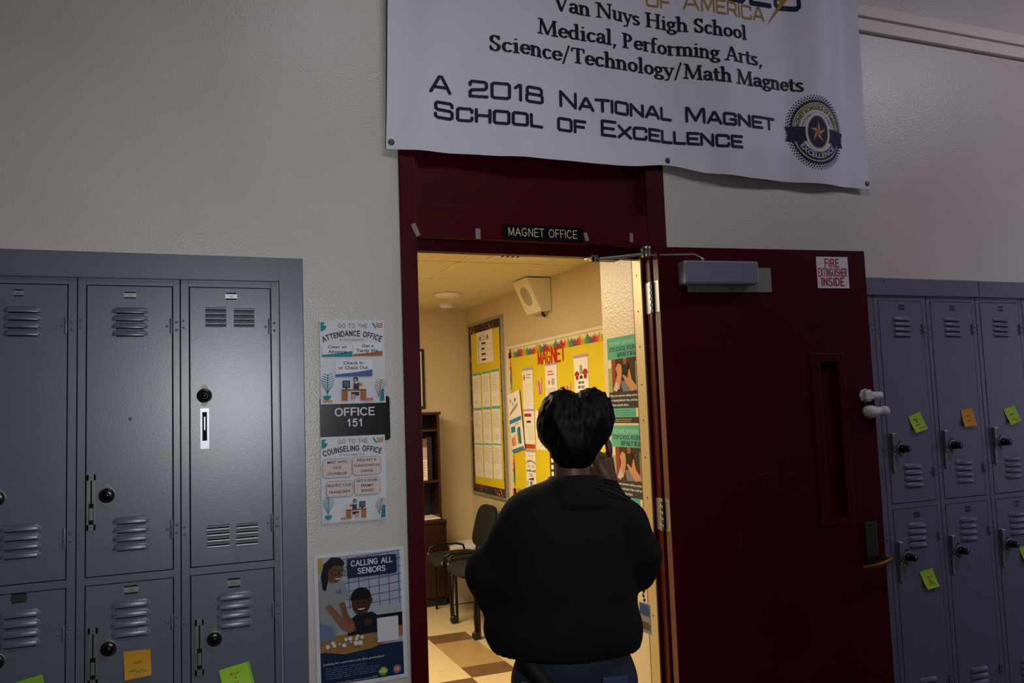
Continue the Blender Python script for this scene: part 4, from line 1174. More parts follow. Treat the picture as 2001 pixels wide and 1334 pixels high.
p = pin('schedule_sheet', 3.889, 3.497, 1.958, 2.222, 'white bell schedule sheet with four dark rows on the narrow board', 'paper', m='paper_warm'); mb, cv, w, h = p[:4]
cv.rect(.035, .01, .045, h - .04, ink('#8a7a9a'))
for x in (.09, .27): cv.disc(x, h - .055, .018, ink('#9c4a30'), ry=.022, n=12)
cv.scribble(.13, h - .075, .24, h - .02, 3, ink('#b0a89a'))
for k in range(4):
    cv.line([(.05, .19 - .045 * k), (w - .01, .193 - .045 * k)], .0007, ink('#8a8478')); cv.scribble(.12, .155 - .045 * k, .22, .175 - .045 * k, 1, ink('#2c2824'), amp=.8)
done(p)
cols = ((4.022, 3.822), (3.792, 3.600), (3.572, 3.384)); rows = ((1.588, 1.862), (1.287, 1.566), (1.006, 1.276))
for r, (z0, z1) in enumerate(rows):
    for c, (y0, y1) in enumerate(cols):
        p = pin('printed_sheet', y0, y1, z0 + .004 * c, z1 + .004 * c, 'printed white sheet with teal top edge, %s row, %s column of the narrow board' % (('top', 'middle', 'bottom')[r], ('left', 'centre', 'right')[c]), 'paper', 'printed sheets on the narrow bulletin board', top='#4aa89a')
        mb, cv, w, h = p[:4]
        cv.scribble(.02, h * .45, w - .02, h - .02, 9, ink('#b8ad9c'), amp=.3); cv.scribble(.05, .03, w - .05, h * .28, 4, ink('#c4b8a6'), amp=.3)
        done(p)
p = pin('flyer', 2.900, 2.706, 1.560, 1.842, 'tall white flyer with a small red crest, left under the MAGNET letters', 'flyer', top='#a890b8'); mb, cv, w, h = p[:4]
cv.disc(.035, h - .05, .014, ink('#9c4a40'), ry=.022, n=12); cv.scribble(.07, h - .06, w - .02, h - .02, 2, ink('#a8a098')); cv.scribble(.02, .02, w - .02, h - .09, 12, ink('#d0c6b4'), amp=.16); done(p)
p = pin('flyer', 2.483, 2.290, 1.575, 1.853, 'white flyer with red heading and lavender edge beside the pink butterfly', 'flyer', top='#a890b8'); mb, cv, w, h = p[:4]
cv.scribble(.04, h - .07, w - .04, h - .03, 2, ink('#c0503c'), amp=.5); cv.disc(.06, h - .115, .012, ink('#b8503c'), ry=.018, n=10); cv.rect(.10, h - .135, .15, h - .09, ink('#a8a49a')); cv.scribble(.02, .03, w - .02, h - .15, 8, ink('#a8a49c'), amp=.35); done(p)
p = pin('shirt_flyer', 2.028, 1.826, 1.61, 1.873, 'white flyer showing two dark red shirts above the person', 'flyer', top='#a890b8'); mb, cv, w, h = p[:4]
def shirt(x, y, k):
    cv.poly([(x - .5 * k, y), (x + .5 * k, y), (x + .5 * k, y + .75 * k), (x + .75 * k, y + .62 * k), (x + .92 * k, y + .95 * k), (x + .35 * k, y + 1.4 * k), (x - .35 * k, y + 1.4 * k), (x - .92 * k, y + .95 * k), (x - .75 * k, y + .62 * k), (x - .5 * k, y + .75 * k)], ink('#981c20')); cv.disc(x, y + .8 * k, .12 * k, ink('#d88a80'), n=8)
shirt(.043, .125, .038); shirt(.160, .130, .042); cv.rect(.085, .16, .12, .215, ink('#8a9080')); cv.poly([(.082, .13), (.122, .13), (.122, .142), (.102, .154), (.082, .142)], ink('#242c20'))
cv.text('I MET MY', .10, .098, .016, ink('#2c2a26'), w=.085, align='c', offset=.02); cv.text('BEST SELF', .10, .07, .016, ink('#2c2a26'), w=.09, align='c', offset=.02)
done(p)
p = pin('leaflet', 3.12, 2.87, 1.236, 1.675, 'tilted white leaflet with blue bands hanging off the board corner', 'leaflet', rot=.16, X=OX1 - .0235); mb, cv, w, h = p[:4]
w, h = .235, .43
cv.rect(0, .215, w, .245, ink('#3a78a8')); cv.rect(0, .0, w, .022, ink('#3a78a8'))
for (x, y, c) in ((.06, .385, '#8a9aa0'), (.10, .355, '#b8b090'), (.15, .38, '#5a6a7a')): cv.disc(x, y, .016, ink(c), n=12)
cv.line([(.03, .29), (.11, .32), (.19, .345)], .005, ink('#4a8a5a')); cv.line([(.03, .285), (.12, .31), (.2, .33)], .003, ink('#c84a3c'))
cv.rect(.02, .145, .10, .19, ink('#2c7a98')); cv.rect(.135, .05, .16, .165, ink('#5aa868')); cv.rect(.165, .045, .20, .17, ink('#2c5a88'))
for k, c in enumerate(('#c84a2c', '#d8862c', '#e0a83c')): cv.rect(.02 + .028 * k, .045, .04 + .028 * k, .105 + .008 * k, ink(c))
cv.scribble(.11, .19, .2, .21, 2, ink('#a8a49c'))
done(p)
p = pin('form_sheet', 2.898, 2.708, 1.278, 1.546, 'white form with dark red header and footer bars on wide board', 'paper', top='#a890b8'); mb, cv, w, h = p[:4]
cv.rect(.01, h - .04, w - .05, h - .018, ink('#a02c2c')); cv.rect(.0, 0, w, .03, ink('#b0402c')); cv.rect(.05, h - .085, .13, h - .068, ink('#4a4a50')); cv.line([(.0, h - .11), (w, h - .11)], .001, ink('#a8a49c')); cv.rect(.07, .06, w - .03, .14, ink('#d8d0b0')); cv.scribble(.02, .15, w - .02, h - .12, 4, ink('#c8c0b0')); done(p)
p = pin('blank_sheet', 2.684, 2.45, 1.272, 1.548, 'plain pale sheet half hidden behind the dark hair', 'paper'); mb, cv, w, h = p[:4]; cv.scribble(.02, .02, w - .02, h - .02, 10, ink('#d4cbb8'), amp=.2); done(p)
p = pin('paper_notice', 2.892, 2.708, .985, 1.250, 'small attendance notice low on the wide yellow board', 'notice', top='#a890b8'); mb, cv, w, h = p[:4]
cv.text('GO TO THE', w / 2, .232, .012, ink('#8a9a5c'), w=.11, align='c'); cv.text('ATTENDANCE OFFICE', w / 2, .195, .016, DK, w=.17, align='c', R=.2, offset=.02)
cv.scribble(.03, .155, .08, .175, 2, ink('#8a8478')); cv.scribble(.11, .155, .16, .175, 2, ink('#8a8478')); swoosh(cv, .01, .125, .09, .145, TEAL); swoosh(cv, .095, .125, .175, .145, ORNG); cv.scribble(.06, .09, .13, .115, 2, ink('#8a8478')); swoosh(cv, .05, .066, .14, .088, ink('#3a4450')); clerk(cv, .1, .01, .055); plant(cv, .03, .01, .05, ink('#4a8ea0')); done(p)
p = pin('film_strip', 2.46, 2.36, 1.0, 1.27, 'dark film strip cutout on the yellow board behind the neck', 'decoration', m='black_matte'); mb, cv, w, h = p[:4]
for k in range(6): cv.rect(.02, .012 + .045 * k, .06, .042 + .045 * k, ink('#e0dcd0'))
done(p)
def butterfly(y, z, k, label):
    mb = MB(); cv = Canvas(mb, plane_wall(XB, y, z, .15, 'E'))
    c = '#d8909a'
    for s in (-1, 1):
        cv.poly([(s * .004, .012), (s * k * .95, k * 1.05), (s * k * 1.1, k * .62), (s * k * .62, .0), (s * k * .55, -k * .9), (s * k * .2, -k * 1.1), (s * .004, -.012)], ink(c), .0012)
        cv.poly([(s * .012, .014), (s * k * .8, k * .85), (s * k * .85, k * .6), (s * k * .4, .02)], ink('#e8b0b0'), .0018)
    cv.poly([(-.004, -.05), (.004, -.05), (.004, .04), (-.004, .04)], ink('#8a4a4a'), .0022)
    tag(mb.build('paper_butterfly'), label, 'decoration', 'paper butterflies on the wide board')
butterfly(2.592, 1.715, .055, 'pink paper butterfly on the yellow board left of the dark hair')
butterfly(2.13, 1.665, .05, 'pink paper butterfly peeking above the dark hair')

# posters on the reveal
def vposter(y0, y1, z0, z1, label):
    mb, cv = sheet('p', plane_wall(1.742, y0, z0, 0, 'E'), y0 - y1, z1 - z0, 'gloss_paper', .001)
    w, h = y0 - y1, z1 - z0; G = lambda c: ink(c, .25)
    cv.rect(0, 0, w, h, G('#2c2d33'))
    cv.rect(0, h * .745, w, h, G('#4f9c84'))
    cv.text('YOU HAVE THE POWER TO', w - .006, h * .905, h * .05, G('#8cc4b0'), w=w * .92, align='r', offset=.01)
    cv.text('STOP SCHOOL VIOLENCE', w - .006, h * .835, h * .055, G('#1c3c38'), w=w * .92, align='r', offset=.012)
    cv.text('BEFORE IT BEGINS', w - .006, h * .765, h * .055, G('#1c3c38'), w=w * .66, align='r', offset=.012)
    a, b = h * .36, h * .745
    cv.rect(0, a, w, b, G('#33261f')); cv.rect(0, a, w * .13, b, G('#8a9a5a')); cv.rect(0, b - h * .1, w * .12, b, G('#c8c0a8'))
    cv.poly([(w * .14, a), (w * .14, b), (w * .26, b), (w * .24, a + h * .1), (w * .2, a)], G('#8c2c28')); cv.rect(w * .86, a, w * .97, b - h * .05, G('#8a8276')); cv.poly([(w * .5, b), (w * .62, b), (w * .58, b - h * .1), (w * .5, b - h * .1)], G('#8a5038'))
    cv.poly([(w * .46, a), (w * .4, a + h * .12), (w * .66, a + h * .13), (w * .72, a)], G('#6a6a78'))
    skin = G('#b8835a')
    cv.poly([(w * .16, a + h * .02), (w * .30, a + h * .20), (w * .26, a + h * .28), (w * .34, a + h * .335), (w * .44, a + h * .31), (w * .46, a + h * .22), (w * .36, a + h * .03)], skin)
    cv.poly([(w * .42, a + h * .23), (w * .62, a + h * .15), (w * .66, a + h * .25), (w * .70, a + h * .25), (w * .74, a + h * .14), (w * .94, a + h * .02), (w * .72, a), (w * .56, a + h * .10)], skin)
    cv.poly([(w * .16, a + h * .03), (w * .27, a + h * .13), (w * .34, a + h * .06), (w * .26, a)], G('#b0aca4'))
    cv.poly([(w * .44, a + h * .19), (w * .47, a + h * .31), (w * .66, a + h * .32), (w * .64, a + h * .21)], G('#17140f'))
    for k, s in enumerate(('If you see someone making comments', 'or showing behavior that could lead to', 'violence towards others:')):
        cv.text(s, w * .06, h * (.305 - .055 * k), h * .03, G('#d8d4cc'), w=w * (.9, .92, .56)[k], offset=.012)
    cv.rect(0, h * .065, w, h * .17, G('#4f9c84')); cv.scribble(w * .2, h * .08, w * .8, h * .16, 3, G('#2c6a5c'), amp=.25)
    cv.scribble(w * .06, h * .01, w * .7, h * .055, 2, G('#b8a860'), amp=.3); cv.rect(w * .84, h * .07, w * .97, h * .17, G('#d0c68a'))
    tag(mb.build('poster'), label, 'poster', 'school safety posters on the reveal')
vposter(.424, .150, 1.488, 1.853, 'upper of two glossy teal STOP SCHOOL VIOLENCE posters inside the doorway')
vposter(.424, .150, 1.118, 1.478, 'lower of two glossy teal STOP SCHOOL VIOLENCE posters inside the doorway')

# ------------------------------------------------------------------ office: ceiling pieces and speaker
sp = thing('wall_speaker', (OX1, 2.40, 2.23), 'beige wedge shaped wall speaker with round grille near the ceiling', 'speaker')
mb = MB()
yA, yB = 2.355, 2.61
A = [(OX1 - .002, 2.228), (2.29, 2.222), (2.185, 2.452), (OX1 - .002, 2.452)]
prof = [(x, z) for x, z in A]
vs = [(x, yA, z) for x, z in prof] + [(x, yB, z) for x, z in prof]
mb.add(vs, [(0, 1, 2, 3), (7, 6, 5, 4), (0, 4, 5, 1), (1, 5, 6, 2), (2, 6, 7, 3), (3, 7, 4, 0)], 'speaker_beige')
mb.build('speaker_cabinet', sp, bevel=.004)
mb = MB(); fa = Vector((2.29, 0, 2.222)); fb = Vector((2.185, 0, 2.452)); d = (fb - fa).normalized(); nrm = Vector((-d.z, 0, d.x))
mb.lathe([(.070, -.001), (.070, .0022), (.068, .003), (.0005, .0032)], Vector(((fa.x + fb.x) / 2, (yA + yB) / 2, (fa.z + fb.z) / 2)), nrm, 'speaker_grille', 32)
mb.build('speaker_grille', sp)
mb = MB(); mb.tube([(2.335, 2.43, 2.224), (2.335, 2.43, 2.205), (2.352, 2.43, 2.198)], .012, 'black_plastic', 10); mb.build('cable_plug', sp)
mb = MB(); mb.lathe([(.095, 0), (.105, .006), (.105, .014), (.085, .028), (.05, .034), (.0005, .036)], (1.90, 3.22, OZ), (0, 0, -1), 'white_plastic', 32)
tag(mb.build('ceiling_dome'), 'round white dome fixture on the office ceiling', 'ceiling fixture')
mb = MB(); mb.lathe([(.058, 0), (.06, .01), (.05, .03), (.0005, .034)], (2.085, 3.84, OZ), (0, 0, -1), 'white_plastic', 24)
tag(mb.build('smoke_detector'), 'small white smoke detector near the far corner of office ceiling', 'smoke detector')
vent = thing('ceiling_vent', (1.80, 1.66, OZ), 'ceiling air vent with dark slots just inside the doorway', 'vent')
mb = MB(); mb.box(1.70, 2.06, 1.53, 1.80, OZ - .006, OZ - .0005, 'white_wood', .002); mb.build('vent_frame', vent)
for k in range(4):
    mb = MB(); x = 1.742 + .032 * k
    mb.poly([(x, 1.61, OZ - .0065), (x + .014, 1.61, OZ - .0065), (x + .026, 1.70, OZ - .0065), (x + .010, 1.705, OZ - .0065)], 'dark_gap'); mb.build('vent_slot', vent)
mb = MB(); mb.box(1.872, 1.955, 1.622, 1.636, OZ - .0072, OZ - .006, 'dark_gap'); mb.build('vent_slot', vent)

# picture frame on the far wall, mostly hidden by the jamb
pf = thing('picture_frame', (1.70, OY1, 1.60), 'black picture frame on the far office wall above the bookcase', 'picture frame')
mb = MB()
for b in ((1.44, 1.965, 1.597, 1.617), (1.44, 1.965, 2.09, 2.11), (1.44, 1.46, 1.617, 2.09), (1.943, 1.965, 1.617, 2.09)): mb.box(b[0], b[1], OY1 - .02, OY1, b[2], b[3], 'black_plastic', .002)
mb.build('frame_moulding', pf)
mb = MB(); mb.box(1.46, 1.943, OY1 - .012, OY1 - .001, 1.617, 2.09, 'paper_warm'); mb.build('picture_mat', pf)

# bookcase: open hutch on a closed cabinet
bc = thing('bookcase', (1.70, 4.0, 0), 'dark brown bookcase hutch on a cabinet by the far office wall', 'bookcase')
bx0, bx1 = 1.25, 2.026
mb = MB()
mb.box(bx0, bx1, 3.82, OY1 - .004, .66, .688, 'mahogany', .004); mb.box(bx1 - .02, bx1, 3.835, OY1 - .004, .06, .66, 'mahogany', .002); mb.box(bx0, bx0 + .02, 3.835, OY1 - .004, .06, .66, 'mahogany', .002); mb.box(bx0 + .01, bx1 - .01, 3.86, OY1 - .004, 0.0, .07, 'dark_back')
mb.box(bx0 + .02, bx1 - .02, OY1 - .02, OY1 - .004, .07, .66, 'mahogany'); mb.build('cabinet_body', bc)
for a, b in ((bx0 + .022, 1.637), (1.641, bx1 - .022)):
    mb = MB(); mb.box(a, b, 3.832, 3.852, .075, .655, 'mahogany', .003); mb.build('cabinet_door', bc)
mb = MB(); hx1 = 2.010
mb.box(hx1 - .02, hx1, 3.9, OY1 - .004, .688, 1.545, 'mahogany', .002); mb.box(bx0 + .02, bx0 + .04, 3.9, OY1 - .004, .688, 1.545, 'mahogany', .002)
mb.box(bx0 + .01, hx1 + .012, 3.89, OY1 - .004, 1.543, 1.566, 'mahogany', .003); mb.box(bx0 + .04, hx1 - .02, OY1 - .012, OY1 - .004, .688, 1.543, 'dark_back'); mb.build('hutch_case', bc)
for z in (1.405, .985):
    mb = MB(); mb.box(bx0 + .04, hx1 - .02, 3.90, OY1 - .012, z, z + .02, 'mahogany', .002); mb.build('shelf', bc)
mb = MB(); mb.box(1.80, 1.905, 3.93, 3.945, 1.006, 1.345, 'paper_warm'); cv = Canvas(mb, lambda u, v, l: Vector((1.80 + u, 3.93 - l, 1.006 + v))); cv.rect(.0, .27, .105, .339, ink('#6a5a50')); cv.rect(.0, .17, .105, .27, ink('#b8a49a')); cv.scribble(.01, .03, .09, .16, 6, ink('#a08a80'), amp=.3)
tag(mb.build('brochure'), 'upright printed brochure leaning on the hutch shelf', 'brochure')
mb = MB(); mb.box(1.905, 1.95, 3.935, 4.05, 1.006, 1.36, 'black_matte', .003); tag(mb.build('binder'), 'black binder standing beside the brochure on the hutch shelf', 'binder')
mb = MB(); mb.box(1.72, 1.985, 3.86, 4.1, .689, .697, 'paper_warm'); mb.v = [(p[0], p[1], p[2] + (p[0] - 1.72) * .02) for p in mb.v]
tag(mb.build('paper_stack'), 'thin stack of papers lying on the cabinet top', 'papers')
# white box in the corner
mb = MB(); mb.box(2.06, 2.345, 3.82, 4.14, .005, .46, 'white_plastic', .006)
tag(mb.build('storage_box'), 'white storage box in the corner behind the black chairs', 'box')

# ------------------------------------------------------------------ chairs along the right wall (they face left)
def chair_parts(root, disc):
    """origin on the floor under the seat centre, facing -X"""
    mb = MB()       # seat cushion
    n = 28; vs = []; fs = []
    def outline(k, z, inset):
        for i in range(n):
            a = 2 * PI * i / n; c, s = math.cos(a), math.sin(a); e = .42
            vs.append(((abs(c) ** e) * (1 if c > 0 else -1) * (.215 - inset), (abs(s) ** e) * (1 if s > 0 else -1) * (.225 - inset), z + .012 * (abs(c) ** 2) * (-1 if c < 0 else 0)))
    for z, ins in ((.405, .03), (.415, .008), (.435, 0), (.452, .012), (.462, .05), (.465, .12)): outline(0, z, ins)
    for j in range(5):
        for i in range(n): fs.append((j * n + i, j * n + (i + 1) % n, (j + 1) * n + (i + 1) % n, (j + 1) * n + i))
    fs += [list(range(n))[::-1], list(range(5 * n, 6 * n))]
    mb.add(vs, fs, 'chair_fabric', True); mb.build('seat', root, loc=None)
    mb = MB(); vs = []; fs = []
    for lay, (t, k) in enumerate(((-.022, .90), (-.018, .98), (-.004, 1), (.012, .97), (.016, .88))):
        for i in range(n):
            a = 2 * PI * i / n; c, s = math.cos(a), math.sin(a); e = .5
            y = (abs(c) ** e) * (1 if c > 0 else -1) * .225 * k; z = (abs(s) ** e) * (1 if s > 0 else -1) * .165 * k
            y *= 1 - .10 * (z / .165) * .5
            vs.append((.215 + .24 * (z + .165) * 1 + t + .35 * y * y * -1, y, .650 + z))
    for j in range(4):
        for i in range(n): fs.append((j * n + i, j * n + (i + 1) % n, (j + 1) * n + (i + 1) % n, (j + 1) * n + i))
    fs += [list(range(n))[::-1], list(range(4 * n, 5 * n))]
    mb.add(vs, fs, 'chair_fabric', True); mb.build('backrest', root)
    for s in (-1, 1):
        mb = MB(); mb.tube([(-.12, s * .215, .40), (-.115, s * .225, .2), (-.11, s * .232, .006)], [.0115, .0115, .0105], 'chair_metal', 10)
        mb.build('leg', root)
        mb = MB(); mb.tube([(.15, s * .21, .40), (.20, s * .22, .2), (.235, s * .232, .006)], [.0115, .0115, .0105], 'chair_metal', 10); mb.build('leg', root)
        mb = MB(); mb.tube([(.13, s * .18, .40), (.20, s * .18, .425), (.245, s * .17, .52), (.262, s * .16, .62)], .011, 'chair_metal', 10); mb.build('back_post', root)
        mb = MB(); mb.tube([(-.17, s * .222, .43), (-.155, s * .23, .485), (-.10, s * .232, .505), (.06, s * .232, .505), (.12, s * .23, .49), (.14, s * .222, .42)], .009, 'chair_metal', 10)
        mb.lathe([(.0095, 0), (.0095, .02)], (-.172, s * .222, .43), (.25, 0, 1), 'steel', 10); mb.build('side_rail', root)
    if disc:
        mb = MB(); mb.lathe([(.024, -.012), (.030, -.009), (.031, 0), (.030, .009), (.024, .012)], (-.135, .232, .031), (0, 1, 0), 'black_plastic', 20)
        mb.tube([(-.13, .238, .38), (-.14, .240, .15), (-.135, .236, .04)], .008, 'chair_metal', 8); mb.build('caster', root)
    mb = MB(); mb.box(-.16, .17, -.2, .2, .388, .404, 'chair_metal', .004); mb.build('seat_frame', root)


first = None
for k, (x, y, rz, disc, lab) in enumerate(((2.0, 3.51, -.04, False, 'black padded chair farthest along the office wall, its rounded backrest in view'),
                                           (2.02, 3.015, 0, True, 'black padded chair in the middle of the row, seat corner showing'),
                                           (2.02, 2.52, 0, True, 'black padded chair mostly hidden behind the person'))):
    root = thing('office_chair', (0, 0, 0), lab, 'chair', 'black chairs along the office wall')
    chair_parts(root, disc)
    root.location = (x, y, 0); root.rotation_euler.z = rz

# ------------------------------------------------------------------ person
def sdf_mesh(prims, step, k, pad=.03, disp=None):
    """smooth union of round cones and ellipsoids -> surface-net quads"""
    lo = np.array([1e9] * 3); hi = -lo
    for p in prims:
        if p[0] == 'c':
            for q, r in ((p[1], p[2]), (p[3], p[4])): lo = np.minimum(lo, np.array(q) - r); hi = np.maximum(hi, np.array(q) + r)
        else: R = max(p[2]); lo = np.minimum(lo, np.array(p[1]) - R); hi = np.maximum(hi, np.array(p[1]) + R)
    lo -= pad; hi += pad
    N = np.ceil((hi - lo) / step).astype(int) + 1
    F = np.full(N, .2, np.float32)
    ax = [lo[i] + step * np.arange(N[i]) for i in range(3)]
    for p in prims:
        if p[0] == 'c':
            a, ra, b, rb = np.array(p[1]), p[2], np.array(p[3]), p[4]
            l2, h2 = np.minimum(a - ra, b - rb), np.maximum(a + ra, b + rb)
        else:
            c, rad = np.array(p[1]), np.array(p[2]); l2, h2 = c - max(rad), c + max(rad)
        i0 = np.maximum(0, ((l2 - lo - pad * 1.6) / step).astype(int)); i1 = np.minimum(N, ((h2 - lo + pad * 1.6) / step).astype(int) + 2)
        sl = tuple(slice(i0[i], i1[i]) for i in range(3))
        X, Y, Z = np.meshgrid(*[ax[i][sl[i]] for i in range(3)], indexing='ij')
        if p[0] == 'c':
            d = b - a; L = max(d @ d, 1e-9)
            t = np.clip(((X - a[0]) * d[0] + (Y - a[1]) * d[1] + (Z - a[2]) * d[2]) / L, 0, 1)
            D = np.sqrt((X - a[0] - t * d[0]) ** 2 + (Y - a[1] - t * d[1]) ** 2 + (Z - a[2] - t * d[2]) ** 2) - (ra + (rb - ra) * t)
        else:
            x, y, z = X - c[0], Y - c[1], Z - c[2]
            if len(p) > 3 and isinstance(p[3], (float, int)):   # rotation about local y
                cs, sn = math.cos(p[3]), math.sin(p[3]); x, z = x * cs - z * sn, x * sn + z * cs
            k0 = np.sqrt((x / rad[0]) ** 2 + (y / rad[1]) ** 2 + (z / rad[2]) ** 2) + 1e-6
            k1 = np.sqrt((x / rad[0] ** 2) ** 2 + (y / rad[1] ** 2) ** 2 + (z / rad[2] ** 2) ** 2) + 1e-6
            D = k0 * (k0 - 1) / k1
        kk = k
        if isinstance(p[-1], str): kk = float(p[-1])
        h = np.clip(.5 + .5 * (F[sl] - D) / kk, 0, 1)
        F[sl] = F[sl] * (1 - h) + D * h - kk * h * (1 - h)
    if disp is not None:
        X, Y, Z = np.meshgrid(*ax, indexing='ij'); F = F + disp(X, Y, Z).astype(np.float32)
    F[0] = F[-1] = .2; F[:, 0] = F[:, -1] = .2; F[:, :, 0] = F[:, :, -1] = .2
    S = F < 0
    cnt = np.zeros(N - 1, np.int32); acc = np.zeros(tuple(N - 1) + (3,), np.float32)
    off = [(0, 0), (1, 0), (0, 1), (1, 1)]
    for axn in range(3):
        o1, o2 = [i for i in range(3) if i != axn]
        for e1, e2 in off:
            s0 = [None] * 3; s1 = [None] * 3
            s0[axn] = slice(0, N[axn] - 1); s1[axn] = slice(1, N[axn])
            for o_, e in ((o1, e1), (o2, e2)): s0[o_] = s1[o_] = slice(e, N[o_] - 1 + e)
            a, b = F[tuple(s0)], F[tuple(s1)]; m = (a < 0) != (b < 0)
            t = np.where(m, a / np.where(a - b == 0, 1, a - b), 0)
            cnt += m; acc[..., axn] += np.where(m, t, 0); acc[..., o1] += m * e1; acc[..., o2] += m * e2
    act = cnt > 0; ids = np.full(N - 1, -1, np.int64); ids[act] = np.arange(act.sum())
    I = np.argwhere(act); V = lo + step * (I + acc[act] / cnt[act][:, None])
    quads = []
    for axn in range(3):
        o1, o2 = (axn + 1) % 3, (axn + 2) % 3
        s0 = [slice(1, N[i] - 1) for i in range(3)]; s1 = list(s0); s0[axn] = slice(0, N[axn] - 1); s1[axn] = slice(1, N[axn])
        a, b = S[tuple(s0)], S[tuple(s1)]; base = np.array([s.start for s in s0])
        for flip, msk in ((False, a & ~b), (True, ~a & b)):
            P = np.argwhere(msk) + base
            if not len(P): continue
            u = np.zeros(3, int); u[o1] = 1; w = np.zeros(3, int); w[o2] = 1
            q = [P - u - w, P - w, P, P - u]
            qi = np.stack([ids[tuple(x.T)] for x in q], 1)
            quads.append(qi[:, ::-1] if flip else qi)
    Q = np.concatenate(quads); Q = Q[(Q >= 0).all(1)]
    return V, Q


def sdf_obj(name, prims, step, k, m, parent, smooth=2, disp=None):
    V, Q = sdf_mesh(prims, step, k, disp=disp)
    me = bpy.data.meshes.new(name); me.from_pydata(V.tolist(), [], Q.tolist()); me.materials.append(M[m])
    me.polygons.foreach_set('use_smooth', [True] * len(me.polygons)); me.update()
    o = bpy.data.objects.new(name, me); COL.objects.link(o); o.parent = parent
    if smooth:
        md = o.modifiers.new('relax', 'SMOOTH'); md.factor = .5; md.iterations = smooth
    return o


PD = 2.40; ANG = math.radians(25.40)
KS = PD / 2.08
def S3(x, y, z): return (x * KS, y, 1.56 + (z - 1.56) * KS)
PX, PY = PD * math.sin(ANG), -2.8 + PD * math.cos(ANG)
person = thing('person', (PX, PY, 0), 'person seen from behind in black jacket and jeans, hand raised to the face', 'person', rz=-ANG)
hx = .020 * KS
body = []
# head, face, ears, neck
body += [('e', (hx, .005, 1.505), (.070, .090, .090)), ('e', (hx, .035, 1.468), (.054, .068, .062)), ('e', (hx, .104, 1.492), (.012, .018, .020)),
         ('e', (hx, .098, 1.452), (.024, .010, .008)), ('e', (hx, .085, 1.425), (.026, .020, .018)),
         ('c', (hx - .01, -.012, 1.44), .053, (hx - .012, -.03, 1.31), .050)]
for s in (-1, 1):
    body += [('e', (hx + s * .0295, .088, 1.512), (.016, .010, .006), '0.004')]
    body += [('e', (hx + s * (.092 if s > 0 else .064), -.018, 1.446), (.010, .017, .029), -.15 * s, '0.008'), ('e', (hx + s * (.089 if s > 0 else .062), -.014, 1.426), (.007, .010, .011), '0.006')]
# torso and legs (mostly under the clothes)
body += [('c', (-.01, -.012, 1.225), .075, (-.01, 0, 1.10), .100), ('c', (-.01, 0, 1.10), .105, (-.01, 0, .88), .11), ('c', (-.11, -.01, 1.255), .050, (.11, -.01, 1.25), .050)]
for s in (-1, 1):
    body += [('c', (-.01 + s * .08, 0, .86), .078, (-.01 + s * .09, .02, .47), .052), ('c', (-.01 + s * .09, .02, .47), .050, (-.01 + s * .095, -.01, .09), .036), ('c', (-.01 + s * .095, -.02, .05), .036, (-.01 + s * .105, .13, .035), .030)]
# arms: left elbow out, forearm forward; right hand up at the cheek
LS, LE, LH = (-.145, -.01, 1.235), (-.232, .02, 1.10), (-.10, .22, 1.06)
RS, RE, RH = (.140, -.01, 1.235), (.192, .03, 1.115), (.112, .125, 1.325)
body += [('c', LS, .05, LE, .040), ('c', LE, .038, LH, .028), ('c', RS, .05, RE, .040), ('c', RE, .038, RH, .028)]
# right hand: back of the hand to the viewer, fingers curled toward the face
def hand(c, fwd, up, side, sc=1.0):
    fwd, up, side = [Vector(v).normalized() for v in (fwd, up, side)]; c = Vector(c); out = []
    P = lambda a, b, d: tuple(c + fwd * a * sc + up * b * sc + side * d * sc)
    out += [('c', P(0, -.03, 0), .024, P(0, .02, -.012), .020, '0.012'), ('c', P(0, -.03, .004), .022, P(0, .022, .016), .019, '0.012')]
    for i, d in enumerate((-.027, -.009, .009, .026)):
        l = (.036, .042, .040, .032)[i]; r = .0092 - .0005 * (i == 3)
        k0 = P(0.002, .036 - .004 * abs(i - 1.3), d); k1 = P(l * .75, .036 + l * .35 - .004 * i, d * .95); k2 = P(l * 1.05, .036 - l * .28, d * .9); k3 = P(l * .5, .022 - l * .30, d * .88)
        out += [('c', k0, r * 1.08, k1, r, '0.003'), ('c', k1, r, k2, r * .92, '0.003'), ('c', k2, r * .92, k3, r * .8, '0.003')]
    out += [('c', P(.004, -.02, -.026), .0125, P(.026, .004, -.034), .0105, '0.006'), ('c', P(.026, .004, -.034), .0105, P(.046, .014, -.018), .009, '0.004')]
    return out
body += hand((.108, .13, 1.372), (-.35, .9, .1), (-.25, .1, 1), (1, .35, .2), 1.0)
body += hand((-.075, .24, 1.072), (.9, .3, .2), (.5, .8, .25), (0, -.2, 1), .95)
sdf_obj('body', body, .0055, .018, 'skin', person, 1)
# eyes
for s in (-1, 1):
    mb = MB(); mb.lathe([(.0004, -.009), (.006, -.0065), (.009, 0), (.006, .0065), (.0004, .009)], (0, 0, 0), (0, 1, 0), ink('#d8d4cc'), 14); mb.lathe([(.004, .0078), (.0036, .0089), (.0003, .0092)], (0, 0, 0), (0, 1, 0), 'black_plastic', 12)
    o = mb.build('eye'); o.parent = person; o.location = (hx + s * .0295, .0885, 1.505)

